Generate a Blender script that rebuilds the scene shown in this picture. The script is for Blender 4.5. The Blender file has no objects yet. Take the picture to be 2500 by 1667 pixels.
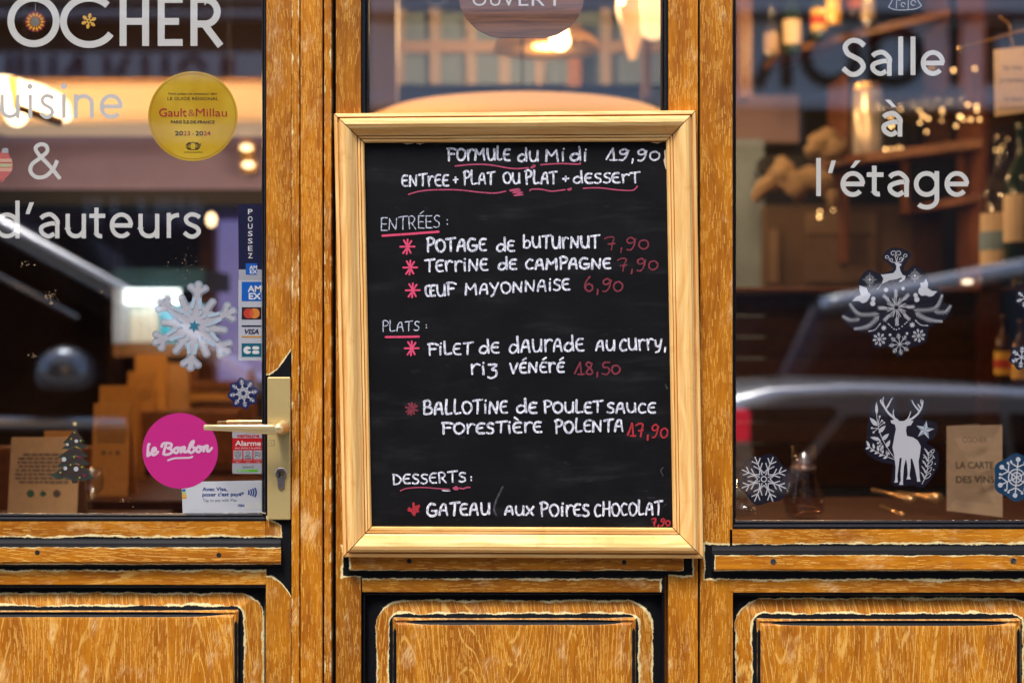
import bpy, bmesh, math, random
from mathutils import Vector, Matrix
from mathutils.geometry import tessellate_polygon
R = math.radians
random.seed(7)
scene = bpy.context.scene
col = scene.collection

# ------------------------------------------------------------------ camera, world, sun, exposure
S = 0.0007                      # metres per photograph pixel on the front of the shop
CX, CY, CZ = 1250.0, 833.5, 1.18
D = 1.75 * 50 / 36.0            # camera to shop front
cam_d = bpy.data.cameras.new('camera')
cam = bpy.data.objects.new('camera', cam_d); col.objects.link(cam)
cam.location = (0, -D, CZ); cam.rotation_euler = (R(90), 0, 0)
cam_d.lens = 50; cam_d.sensor_width = 36; cam_d.clip_start = 0.05; cam_d.clip_end = 400
cam_d.dof.use_dof = True; cam_d.dof.focus_distance = D - 0.01; cam_d.dof.aperture_fstop = 2.1
scene.camera = cam

SUN_EL, SUN_AZ = 61, 198        # azimuth the light comes from, clockwise from +Y
world = bpy.data.worlds.new('World'); scene.world = world; world.use_nodes = True
wn = world.node_tree
bg = wn.nodes['Background']
sky = wn.nodes.new('ShaderNodeTexSky'); sky.sky_type = 'NISHITA'; sky.sun_disc = False
sky.sun_elevation = R(SUN_EL); sky.sun_rotation = R(SUN_AZ); sky.air_density = 1.0; sky.dust_density = 2.5
wn.links.new(sky.outputs[0], bg.inputs[0]); bg.inputs[1].default_value = 0.15
sl = bpy.data.lights.new('sun', 'SUN'); sun = bpy.data.objects.new('sun', sl); col.objects.link(sun)
sl.energy = 1.5; sl.angle = R(14); sl.color = (1.0, 0.95, 0.88)
sd = Vector((math.sin(R(SUN_AZ)) * math.cos(R(SUN_EL)), math.cos(R(SUN_AZ)) * math.cos(R(SUN_EL)), math.sin(R(SUN_EL))))
sun.rotation_euler = sd.to_track_quat('Z', 'Y').to_euler(); sun.location = (-2, -8, 9)
scene.view_settings.view_transform = 'Standard'; scene.view_settings.look = 'None'
scene.view_settings.gamma = 1; scene.view_settings.use_curve_mapping = False
scene.view_settings.exposure = 1.25
scene.render.engine = 'CYCLES'
scene.cycles.use_denoising = True
scene.cycles.max_bounces = 8; scene.cycles.transparent_max_bounces = 24
scene.cycles.sample_clamp_indirect = 6; scene.cycles.caustics_reflective = False; scene.cycles.caustics_refractive = False

# ------------------------------------------------------------------ helpers
def X(px): return (px - CX) * S
def Z(py): return CZ - (py - CY) * S
def at(px, py, y=0.0):
    k = (D + y) / D
    return (X(px) * k, y, CZ + (Z(py) - CZ) * k)

class E:                          # arithmetic on shader sockets
    def __init__(s, nt, v): s.nt, s.v = nt, v
    def op(s, o, *a, clamp=False):
        n = s.nt.nodes.new('ShaderNodeMath'); n.operation = o; n.use_clamp = clamp
        for i, x in enumerate((s,) + a):
            x = x.v if isinstance(x, E) else x
            if isinstance(x, (int, float)): n.inputs[i].default_value = x
            else: s.nt.links.new(x, n.inputs[i])
        return E(s.nt, n.outputs[0])
    def __add__(s, o): return s.op('ADD', o)
    __radd__ = __add__
    def __sub__(s, o): return s.op('SUBTRACT', o)
    def __rsub__(s, o): return (s * -1) + o
    def __mul__(s, o): return s.op('MULTIPLY', o)
    __rmul__ = __mul__
    def __truediv__(s, o): return s.op('DIVIDE', o)
    def abs(s): return s.op('ABSOLUTE')
    def max(s, o): return s.op('MAXIMUM', o)
    def min(s, o): return s.op('MINIMUM', o)
    def pow(s, o): return s.op('POWER', o)
    def frac(s): return s.op('FRACT')
    def sqrt(s): return s.op('SQRT')
    def step(s, a, b):            # smoothstep from a to b
        n = s.nt.nodes.new('ShaderNodeMapRange'); n.interpolation_type = 'SMOOTHSTEP'
        s.nt.links.new(s.v, n.inputs[0]); n.inputs[1].default_value = a; n.inputs[2].default_value = b
        return E(s.nt, n.outputs[0])

def coords(nt):
    g = nt.nodes.new('ShaderNodeNewGeometry'); sp = nt.nodes.new('ShaderNodeSeparateXYZ')
    nt.links.new(g.outputs['Position'], sp.inputs[0])
    x, y, z = (E(nt, sp.outputs[i]) for i in range(3))
    return x / S + CX, (z - CZ) * (-1 / S) + CY, y / S
def noise(nt, x, y, z=0.0, detail=2.0, rough=0.5):
    c = nt.nodes.new('ShaderNodeCombineXYZ')
    for i, a in enumerate((x, y, z)):
        if isinstance(a, E): nt.links.new(a.v, c.inputs[i])
        else: c.inputs[i].default_value = a
    n = nt.nodes.new('ShaderNodeTexNoise'); n.inputs['Scale'].default_value = 1
    n.inputs['Detail'].default_value = detail; n.inputs['Roughness'].default_value = rough
    nt.links.new(c.outputs[0], n.inputs['Vector'])
    return E(nt, n.outputs['Fac'])
def rnd(nt, x, y=0.0):
    c = nt.nodes.new('ShaderNodeCombineXYZ')
    for i, a in enumerate((x, y)):
        if isinstance(a, E): nt.links.new(a.v, c.inputs[i])
        else: c.inputs[i].default_value = a
    n = nt.nodes.new('ShaderNodeTexWhiteNoise'); n.noise_dimensions = '2D'
    nt.links.new(c.outputs[0], n.inputs['Vector'])
    return E(nt, n.outputs['Value'])
def pores(nt, a, l, wdt, lng, seed, dens):
    """short strokes along the grain: one row per pore line, random start, length and strength"""
    q = a * (1 / wdt); ix = q.op('FLOOR'); r = rnd(nt, ix + seed * 13.7)
    k = l * (1 / lng) * (r * .5 + .75) + r * 57.0; iy = k.op('FLOOR'); r2 = rnd(nt, ix + 3.1, iy + seed)
    along = (k.frac() - .5).abs().step(.5, .34)
    across = (q.frac() - .5 + (r2 - .5) * .3).abs().step(.42, .16)
    return along * across * (r2 + dens - 1).step(-.05, .25)
def mix(nt, f, a, b):
    m = nt.nodes.new('ShaderNodeMix'); m.data_type = 'RGBA'
    if isinstance(f, E): nt.links.new(f.v, m.inputs[0])
    else: m.inputs[0].default_value = f
    for i, c in ((6, a), (7, b)):
        if isinstance(c, tuple): m.inputs[i].default_value = (*c[:3], 1)
        else: nt.links.new(c, m.inputs[i])
    return m.outputs[2]
def new_mat(name):
    m = bpy.data.materials.new(name); m.use_nodes = True
    return m, m.node_tree, m.node_tree.nodes['Principled BSDF']
def bump(nt, b, h, strength=0.3, dist=0.001):
    n = nt.nodes.new('ShaderNodeBump'); n.inputs['Strength'].default_value = strength; n.inputs['Distance'].default_value = dist
    nt.links.new(h.v, n.inputs['Height']); nt.links.new(n.outputs[0], b.inputs['Normal'])
def srgb(r, g, b):
    f = lambda c: ((c / 255 + 0.055) / 1.055) ** 2.4 if c > 10 else c / 255 / 12.92
    return (f(r), f(g), f(b))
_plain = {}
LAMP = 1.0                      # brightness of the lit lamps inside, relative to their table values
def plain(name, c, rough=0.5, metal=0.0, emit=0.0, var=0.0, scale=40, spec=0.5, alpha=None):
    if name in _plain: return _plain[name]
    m, nt, b = new_mat(name)
    b.inputs['Base Color'].default_value = (*c, 1); b.inputs['Roughness'].default_value = rough; b.inputs['Metallic'].default_value = metal
    b.inputs['Specular IOR Level'].default_value = spec
    if emit:
        b.inputs['Emission Color'].default_value = (*c, 1); b.inputs['Emission Strength'].default_value = emit * LAMP
    if var:
        u, v, w = coords(nt)
        n = noise(nt, u * (scale / 1400), v * (scale / 1400), w * (scale / 1400), 4, 0.6)
        nt.links.new(mix(nt, n.step(0.3, 0.7), tuple(k * (1 - var) for k in c), tuple(min(1, k * (1 + var)) for k in c)), b.inputs['Base Color'])
        bump(nt, b, n, 0.15)
    if alpha: b.inputs['Alpha'].default_value = alpha
    _plain[name] = m
    return m

CREAM = srgb(232, 214, 160)
def painted_oak(name, axis, seed, paint=None, tone=1.0, fleck=0.5, figure=0.0, patch=0.5, dark=0.0):
    """sanded oak with lime left in the pores; paint(u, v) > 0 (in mm-like px) is old black paint with a cream undercoat edge"""
    m, nt, b = new_mat(name)
    u, v, w = coords(nt)
    tone = tone * (.86 + .13 * ((seed * 7) % 10) / 9)                     # every board has a slightly different colour
    a, l = (u + w * 0.7, v) if axis == 'v' else (v + w * 0.7, u)          # across, along
    a = a + seed * 37.1; l = l + seed * 91.7
    aw = a + (noise(nt, a * .012, l * .0035, seed, 2) - .5) * 40 + (noise(nt, a * .04, l * .007, seed + 3.0, 1) - .5) * 5
    big = noise(nt, aw * .018, l * .004, seed + 1.0, 2)
    mid = noise(nt, aw * .11, l * .006, seed + 2.0, 3, .6)
    c1 = tuple(k * tone for k in srgb(152, 84, 8)); c2 = tuple(k * tone for k in srgb(198, 124, 16))
    base = mix(nt, (big * .55 + mid * .45).step(.33, .67), c1, c2)
    line = noise(nt, aw * .42, l * .012, seed + 4.0, 2, .6)
    base = mix(nt, line.step(.60, .72) * .28, base, tuple(k * tone for k in srgb(128, 66, 16)))
    if figure:                                                       # cathedral figure: contour lines of slow noise
        f = noise(nt, a * .0060, l * .00085, seed + 9.0, 1.0, .3) * 30 * figure + noise(nt, a * .03, l * .004, seed + 29.0, 1) * .8
        fr = (f.frac() - .5).abs()
        brk = noise(nt, aw * .10, l * .03, seed + 5.0, 2).step(.36, .5)
        base = mix(nt, fr.step(.38, .47) * brk * .62, base, srgb(230, 178, 92))
        base = mix(nt, fr.step(.18, .05) * .30, base, tuple(k * tone for k in srgb(160, 86, 20)))
    dens = noise(nt, a * .02, l * .008, seed + 6.0, 2)
    aj = aw + (noise(nt, a * .03, l * .010, seed + 19.0, 1) - .5) * 8
    dn = (dens.step(.25, .75) * .50 + fleck * .30)
    fl = pores(nt, aj, l, 3.5, 24, seed, dn)
    base = mix(nt, fl * .50, base, srgb(234, 178, 82))
    fb = pores(nt, aj + 2.4, l, 3.0, 20, seed + 5, dn * .8)
    base = mix(nt, fb * .22, base, srgb(230, 176, 92))
    fl2 = noise(nt, aw * .75, l * .05, seed + 17.0, 1)
    base = mix(nt, fl2.step(.64, .70) * .5, base, srgb(120, 62, 18))
    if patch:
        pn = noise(nt, a * .016, l * .008, seed + 8.0, 4, .65); sc = noise(nt, (a + l * .5) * .25, (l - a * .5) * .03, seed, 3)
        base = mix(nt, pn.step(.62 - patch * .09, .78) * (sc.step(.30, .62) * .85 + .15) * .80, base, srgb(244, 208, 148))
    if dark:
        base = mix(nt, dark, base, srgb(70, 36, 16))
    col_, rough = base, (line * .25 + .42)
    if paint:
        e = paint(u, v); k_ = 1.0
        if isinstance(e, tuple): e, k_ = e
        e = e + ((noise(nt, u * .055, v * .055, seed, 3, .6) - .5) * 10 + (noise(nt, u * .012, v * .012, seed + 2.0, 1) - .5) * 8 + (noise(nt, u * .35, v * .35, seed, 3, .7) - .5) * 7 + 1.2) * k_
        cw = (noise(nt, u * .02, v * .02, seed + 11.0, 2) * 20 - 5) * k_
        cream = (e + cw.max(1.2)).step(0, 3.0) * (noise(nt, aw * .3, l * .05, seed + 12.0, 2).step(.30, .48) * .5 + .5)
        blk = e.step(-.7, .7)
        col_ = mix(nt, cream, col_, CREAM)
        wear = noise(nt, u * .22, v * .5, seed + 14.0, 3, .7).step(.68, .78) * .5
        bc = mix(nt, wear, (.007, .007, .009), (.16, .14, .11))
        col_ = mix(nt, blk, col_, bc)
        rough = rough * (1 - blk) + blk * .5
    nt.links.new(col_, b.inputs['Base Color']); nt.links.new(rough.v, b.inputs['Roughness'])
    b.inputs['Specular IOR Level'].default_value = .22
    if paint: nt.links.new((blk * -.14 + .24).v, b.inputs['Specular IOR Level'])
    bump(nt, b, line * .5 + fl * .5, .28, .0008)
    return m

def black_paint(name, seed=0.0, scuff=None):
    """glossy black paint, chipped to cream where scuff(u, v) is near 0..1"""
    m, nt, b = new_mat(name)
    u, v, w = coords(nt)
    n = noise(nt, u * .10, v * .10, seed, 4, .7)
    c = mix(nt, n.step(.3, .8), (.006, .006, .008), (.016, .016, .020))
    sp = noise(nt, u * .5, v * .5, seed + 4.0, 2).step(.73, .76)
    c = mix(nt, sp * .25, c, (.35, .30, .24))
    if scuff:
        s = scuff(u, v)
        k = (noise(nt, u * .05, v * .22, seed + 2.0, 3, .7) + s * .35).step(.74, .80)
        c = mix(nt, k, c, srgb(214, 196, 160))
    nt.links.new(c, b.inputs['Base Color']); b.inputs['Roughness'].default_value = .30; b.inputs['Specular IOR Level'].default_value = .16
    bump(nt, b, n, .2, .0006)
    return m

def rrect(u, v, x0, x1, y0, y1, r):          # signed distance to a rounded rectangle
    cx, cy, hx, hy = (x0 + x1) / 2, (y0 + y1) / 2, (x1 - x0) / 2, (y1 - y0) / 2
    dx = (u - cx).abs() - (hx - r); dy = (v - cy).abs() - (hy - r)
    mx, my = dx.max(0.0), dy.max(0.0)
    return (mx * mx + my * my).sqrt() + dx.max(dy).min(0.0) - r

# ---- meshes
class MB:
    def __init__(s): s.v, s.f, s.layer = [], [], 0
    def vert(s, p): s.v.append(tuple(p)); return len(s.v) - 1
    def face(s, *i): s.f.append(tuple(i))
    def box(s, x0, x1, y0, y1, z0, z1):
        b = len(s.v)
        for z in (z0, z1):
            for x, y in ((x0, y0), (x1, y0), (x1, y1), (x0, y1)): s.v.append((x, y, z))
        for f in ((3, 2, 1, 0), (4, 5, 6, 7), (0, 1, 5, 4), (1, 2, 6, 5), (2, 3, 7, 6), (3, 0, 4, 7)):
            s.f.append(tuple(b + i for i in f))
        return s
    def pbox(s, x0, x1, y0, y1, d0, d1):      # photo pixels on the shop front: left, right, top, bottom, near, far depth
        return s.box(X(x0), X(x1), d0, d1, Z(y1), Z(y0))
    def loft(s, rings, closed=True, caps=True):
        base = len(s.v); n = len(rings[0])
        for r in rings: s.v.extend(tuple(p) for p in r)
        for i in range(len(rings) - 1):
            for j in range(n if closed else n - 1):
                k = (j + 1) % n
                s.f.append((base + i * n + j, base + i * n + k, base + (i + 1) * n + k, base + (i + 1) * n + j))
        if caps and closed:
            s.f.append(tuple(base + j for j in reversed(range(n)))); s.f.append(tuple(base + (len(rings) - 1) * n + j for j in range(n)))
        return s
    def lathe(s, cx, cy, prof, n=20, z0=0.0):
        rings = [[(cx + r * math.cos(2 * math.pi * j / n), cy + r * math.sin(2 * math.pi * j / n), z0 + z) for j in range(n)] for r, z in prof]
        return s.loft(rings)
    def tube(s, pts, r, n=10, caps=True):
        pts = [Vector(p) for p in pts]; rr = r if isinstance(r, (list, tuple)) else [r] * len(pts); rings = []
        for i, p in enumerate(pts):
            t = (pts[min(i + 1, len(pts) - 1)] - pts[max(i - 1, 0)]).normalized()
            a = t.cross(Vector((0, 0, 1)));
            if a.length < .05: a = t.cross(Vector((0, 1, 0)))
            a.normalize(); b = t.cross(a)
            rings.append([p + (a * math.cos(2 * math.pi * j / n) + b * math.sin(2 * math.pi * j / n)) * rr[i] for j in range(n)])
        return s.loft(rings, caps=caps)
    def ball(s, c, r, n=12, m=8, sz=1.0):
        rings = [[(c[0] + r * math.sin(math.pi * i / m) * math.cos(2 * math.pi * j / n), c[1] + r * math.sin(math.pi * i / m) * math.sin(2 * math.pi * j / n), c[2] - r * sz * math.cos(math.pi * i / m)) for j in range(n)] for i in range(m + 1)]
        rings[0] = [(c[0] + .001 * r * math.cos(2 * math.pi * j / n), c[1] + .001 * r * math.sin(2 * math.pi * j / n), c[2] - r * sz) for j in range(n)]
        rings[-1] = [(c[0] + .001 * r * math.cos(2 * math.pi * j / n), c[1] + .001 * r * math.sin(2 * math.pi * j / n), c[2] + r * sz) for j in range(n)]
        return s.loft(rings)
    def poly(s, pts, y, th=0.0):              # filled outline given in photo pixels, seen at depth y
        P = [Vector((p[0], p[1], 0)) for p in pts]
        tr = tessellate_polygon([P]); b = len(s.v)
        s.v.extend(at(p[0], p[1], y) for p in pts)
        for t in tr:
            A, B, C = (P[i] for i in t)
            if (B - A).cross(C - A).z > 0: t = (t[0], t[2], t[1])
            s.f.append(tuple(b + i for i in t))
        if th:
            c = len(s.v); n = len(pts)
            s.v.extend(at(p[0], p[1], y)[0:1] + (y + th,) + at(p[0], p[1], y)[2:] for p in pts)
            for i in range(n): s.f.append((b + i, b + (i + 1) % n, c + (i + 1) % n, c + i))
        return s
    def ribbon(s, pts, w, y, taper=False):    # flat stroke, photo pixels
        n = len(pts); L, Rr = [], []; s.layer += 1
        ws = list(w) if isinstance(w, (list, tuple)) else [w] * n
        if taper and n > 1:
            (x0, y0), (x1, y1) = pts[0], pts[1]; d = math.hypot(x1 - x0, y1 - y0) or 1
            pts = [(x0 - (x1 - x0) / d * ws[0] * .35, y0 - (y1 - y0) / d * ws[0] * .35)] + list(pts); ws = [ws[0] * .5] + ws
            (x0, y0), (x1, y1) = pts[-1], pts[-2]; d = math.hypot(x1 - x0, y1 - y0) or 1
            pts = list(pts) + [(x0 - (x1 - x0) / d * ws[-1] * .35, y0 - (y1 - y0) / d * ws[-1] * .35)]; ws = ws + [ws[-1] * .45]
            n += 2
        b = len(s.v)
        closed = n > 3 and math.hypot(pts[0][0] - pts[-1][0], pts[0][1] - pts[-1][1]) < 1e-4
        for i in range(n):
            if closed: p, q = pts[(i - 1) % (n - 1)], pts[(i + 1) % (n - 1)]
            else: p, q = pts[max(i - 1, 0)], pts[min(i + 1, n - 1)]
            c = pts[i]
            tx, ty = q[0] - p[0], q[1] - p[1]; d = math.hypot(tx, ty) or 1; nx, ny = -ty / d, tx / d
            k = 1.0
            if 0 < i < n - 1 or closed:
                ax, ay = c[0] - p[0], c[1] - p[1]; da = math.hypot(ax, ay) or 1
                cosv = (ax * tx + ay * ty) / da / d; k = 1 / max(.55, abs(cosv))
            yy = y - s.layer * 2e-5 - i * 6e-7; h = ws[i] / 2 * k
            s.v.append(at(c[0] + nx * h, c[1] + ny * h, yy)); s.v.append(at(c[0] - nx * h, c[1] - ny * h, yy))
        for i in range(n - 1): s.f.append((b + 2 * i, b + 2 * i + 1, b + 2 * i + 3, b + 2 * i + 2))
        return s
    def disc(s, cx, cy, r, y, n=28, ry=None):
        s.layer += 1
        return s.poly([(cx + r * math.cos(2 * math.pi * i / n), cy + (ry or r) * math.sin(2 * math.pi * i / n)) for i in range(n)], y - s.layer * 2e-5)
    def build(s, name, mat, parent=None, bevel=0.0, smooth=False, seg=2):
        me = bpy.data.meshes.new(name); me.from_pydata(s.v, [], s.f)
        me.validate()
        bm = bmesh.new(); bm.from_mesh(me)
        if smooth: bmesh.ops.remove_doubles(bm, verts=bm.verts, dist=1e-6)
        if not s.layer: bmesh.ops.recalc_face_normals(bm, faces=bm.faces)
        bm.to_mesh(me); bm.free()
        if smooth:
            for p in me.polygons: p.use_smooth = True
        me.materials.append(mat)
        o = bpy.data.objects.new(name, me); col.objects.link(o)
        if parent:
            o.parent = parent; o.matrix_parent_inverse = Matrix.Translation(-PLOC(parent))
        if bevel:
            md = o.modifiers.new('bevel', 'BEVEL'); md.width = bevel; md.segments = seg; md.limit_method = 'ANGLE'; md.angle_limit = R(40)
        if smooth and bevel: md.harden_normals = False
        return o
_loc = {}
def PLOC(o):
    return Vector(_loc.get(o.name, (0, 0, 0)))
def tag(o, label=None, cat=None, group=None, kind=None):
    for k, v in (('label', label), ('category', cat), ('group', group), ('kind', kind)):
        if v: o[k] = v
    return o
def thing(name, label, cat, loc=(0, 0, 0), group=None):
    o = bpy.data.objects.new(name, None); col.objects.link(o); o.location = loc; o.empty_display_size = .05
    _loc[o.name] = loc
    return tag(o, label, cat, group)
def struct(name, mb, mat, **k):
    return tag(mb.build(name, mat, **k), kind='structure')
def text(s, x0, x1, base, h, mat, y, parent, name='lettering', bold=0.0, shear=0.0, rot=0.0, mirror=False):
    """built-in font, fitted between x0 and x1 with capital height h (photo pixels)"""
    cu = bpy.data.curves.new('t', 'FONT'); cu.body = s; cu.offset = bold; cu.shear = shear; cu.resolution_u = 3
    ob = bpy.data.objects.new('t', cu); me = bpy.data.meshes.new_from_object(ob)
    xs = [v.co.x for v in me.vertices]; lo, hi = min(xs), max(xs); sc = (x1 - x0) / (hi - lo)
    caps = .73
    ca, sa = math.cos(rot), math.sin(rot)
    for v in me.vertices:
        dx = (v.co.x - lo) * sc; dy = v.co.y / caps * h
        if mirror: dx = (x1 - x0) - dx
        px, py = x0 + dx * ca - dy * sa, base - dx * sa - dy * ca
        v.co = at(px, py, y)
    me.name = name; me.materials.clear(); me.materials.append(mat)
    bpy.data.objects.remove(ob); bpy.data.curves.remove(cu)
    o = bpy.data.objects.new(name, me); col.objects.link(o)
    if parent: o.parent = parent; o.matrix_parent_inverse = Matrix.Translation(-PLOC(parent))
    return o
def arc(cx, cy, rx, ry, a0, a1, n=24):       # degrees, counter-clockwise, py grows downward
    return [(cx + rx * math.cos(R(a0 + (a1 - a0) * i / n)), cy - ry * math.sin(R(a0 + (a1 - a0) * i / n))) for i in range(n + 1)]
def spline(p, k=5):
    if len(p) < 3: return list(p)
    out = []
    P = [p[0]] + list(p) + [p[-1]]
    if math.hypot(p[0][0] - p[-1][0], p[0][1] - p[-1][1]) < 1e-5: P = [p[-2]] + list(p) + [p[1]]
    for i in range(1, len(P) - 2):
        for j in range(k):
            t = j / k
            out.append(tuple(.5 * (2 * P[i][d] + (P[i + 1][d] - P[i - 1][d]) * t + (2 * P[i - 1][d] - 5 * P[i][d] + 4 * P[i + 1][d] - P[i + 2][d]) * t * t + (3 * P[i][d] - P[i - 1][d] - 3 * P[i + 1][d] + P[i + 2][d]) * t ** 3) for d in (0, 1)))
    out.append(tuple(p[-1]))
    return out
# ------------------------------------------------------------------ the street and the shell of the restaurant
YG = 0.014                                   # depth of the window glass
render_wall = plain('dark_render', (.03, .03, .032), .8, var=.2)
GROUND = -0.40
m_pave = plain('pavement_stone', (.22, .21, .20), .8, var=.2, scale=60)
m_road = plain('asphalt', (.05, .05, .052), .85, var=.25, scale=90)
struct('ground', MB().box(-60, 60, -60, 30, GROUND - .60, GROUND - .16), m_road)
struct('road', MB().box(-60, 60, -11.4, -3.0, GROUND - .16, GROUND - .12), m_road)
struct('pavement', MB().box(-60, 60, -2.85, -.0, GROUND - .16, GROUND), m_pave)
struct('pavement', MB().box(-60, 60, -14, -11.55, GROUND - .16, GROUND), m_pave)
m_kerb = plain('kerb_granite', (.30, .29, .28), .7, var=.2, scale=80)
struct('kerb', MB().box(-60, 60, -2.997, -2.853, GROUND - .157, GROUND + .004), m_kerb, bevel=.01)
struct('kerb', MB().box(-60, 60, -11.547, -11.403, GROUND - .157, GROUND + .004), m_kerb, bevel=.01)
struct('doorstep', MB().box(X(-700), X(2900), -.06, .10, GROUND + .003, .0), m_kerb, bevel=.008)
DL, DT = -470, -560                           # left edge and top of the door and windows, photo pixels
shell = MB()
shell.box(-6, X(DL - 90), .0, .10, GROUND + .003, 3.3)
shell.box(X(2720), 6, .0, .10, GROUND + .003, 3.3)
shell.box(X(DL - 90) + .001, X(2720) - .001, .0, .10, Z(DT - 60), 3.3)
struct('shop_wall', shell, plain('shop_wall_paint', (.02, .02, .025), .4))
m_in_wall = plain('interior_wall_brown', (.09, .055, .035), .8, var=.2)
struct('back_wall', MB().box(-4.2, 4.2, 5.6, 5.7, 0, 3.3), m_in_wall)
struct('side_wall', MB().box(-4.3, -4.2, .10, 5.7, 0, 3.3), m_in_wall)
struct('side_wall', MB().box(4.2, 4.3, .10, 5.7, 0, 3.3), m_in_wall)
struct('floor', MB().box(-4.2, 4.2, .10, 5.6, -.10, .0), plain('dark_floor', (.06, .04, .03), .5, var=.2))
struct('ceiling', MB().box(-6, 6, .0, 5.8, 3.3, 3.4), plain('ceiling_paint', (.35, .28, .26), .8))
struct('upper_wall', MB().box(-6, 6, .0, .2, 3.401, 9.0), plain('upper_wall_stone', (.42, .38, .32), .8, var=.1))

# ------------------------------------------------------------------ window glass: reflects the street and lets the room through
def glass_mat(name, f0, tint=(1, 1, 1), rough=0.0):
    m = bpy.data.materials.new(name); m.use_nodes = True; nt = m.node_tree; nt.nodes.clear()
    o = nt.nodes.new('ShaderNodeOutputMaterial'); mx = nt.nodes.new('ShaderNodeMixShader')
    t = nt.nodes.new('ShaderNodeBsdfTransparent'); g = nt.nodes.new('ShaderNodeBsdfGlossy')
    geo = nt.nodes.new('ShaderNodeNewGeometry'); dot = nt.nodes.new('ShaderNodeVectorMath'); dot.operation = 'DOT_PRODUCT'
    nt.links.new(geo.outputs['Normal'], dot.inputs[0]); nt.links.new(geo.outputs['Incoming'], dot.inputs[1])
    f = (1 - E(nt, dot.outputs['Value']).abs()).pow(5) * (1 - f0) + f0
    g.inputs['Roughness'].default_value = rough; t.inputs[0].default_value = (*tint, 1); g.inputs[0].default_value = (.95, .97, 1, 1)
    nt.links.new(f.v, mx.inputs[0]); nt.links.new(t.outputs[0], mx.inputs[1]); nt.links.new(g.outputs[0], mx.inputs[2]); nt.links.new(mx.outputs[0], o.inputs[0])
    return m
m_glass = glass_mat('window_glass', .20)
m_table_glass = glass_mat('drinking_glass', .08, (.93, .94, .93), .02)
def pane(x0, x1, y0, y1, parent):
    mb = MB(); a, b, c, d = at(x0, y1, YG), at(x1, y1, YG), at(x1, y0, YG), at(x0, y0, YG)
    mb.v = [a, b, c, d]; mb.f = [(0, 1, 2, 3)]
    return mb.build('glass_pane', m_glass, parent)

# glazing beads: a rounded black strip along each side of the glass
m_bead = black_paint('black_bead_paint', 1.0)
def bead_mat(name, x0, x1, y1):
    def sc(u, v):
        return ((v - y1).abs().step(5, 0) * (u - x0).step(-3, 0)).max((u - x0 + 4).abs().step(3, 0) * .12).max((u - x1).abs().step(4, 0) * .2)
    return black_paint(name, 3.0, sc)
def beads(gx0, gx1, gy0, gy1, wl, wr, wb, parent):
    mt = bead_mat('chipped_bead_paint', gx0, gx1, gy1)
    prof = [(0.0, YG + .004), (.0, YG - .002), (.10, YG - .006), (.28, YG - .009), (.45, YG - .008), (.52, YG - .0125), (.75, YG - .0155), (.95, YG - .015), (1.0, .004)]
    def side(p0, p1, q0, q1, name='glazing_bead'):
        rings = []
        for t, y in prof:
            rings.append((at(p0[0] + (q0[0] - p0[0]) * t, p0[1] + (q0[1] - p0[1]) * t, y), at(p1[0] + (q1[0] - p1[0]) * t, p1[1] + (q1[1] - p1[1]) * t, y)))
        mb = MB(); n = len(rings)
        for a, b in rings: mb.v += [a, b]
        for i in range(n - 1): mb.f.append((2 * i, 2 * i + 1, 2 * i + 3, 2 * i + 2))
        mb.build(name, mt, parent, smooth=False)
    side((gx0, gy1), (gx1, gy1), (gx0 - wl, gy1 + wb), (gx1 + wr, gy1 + wb))
    side((gx1, gy1), (gx1, gy0), (gx1 + wr, gy1 + wb), (gx1 + wr, gy0 - 14))
    side((gx0, gy0), (gx0, gy1), (gx0 - wl, gy0 - 14), (gx0 - wl, gy1 + wb))
    side((gx1, gy0), (gx0, gy0), (gx1 + wr, gy0 - 14), (gx0 - wl, gy0 - 14))

def wood_strip(name, x0, x1, y0, y1, mat, parent, d0=0.0, d1=.05, bevel=.0012):
    return MB().pbox(x0, x1, y0, y1, d0, d1).build(name, mat, parent, bevel=bevel)

m_hole = plain('hole_dark', (.004, .004, .004), .9)
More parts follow.
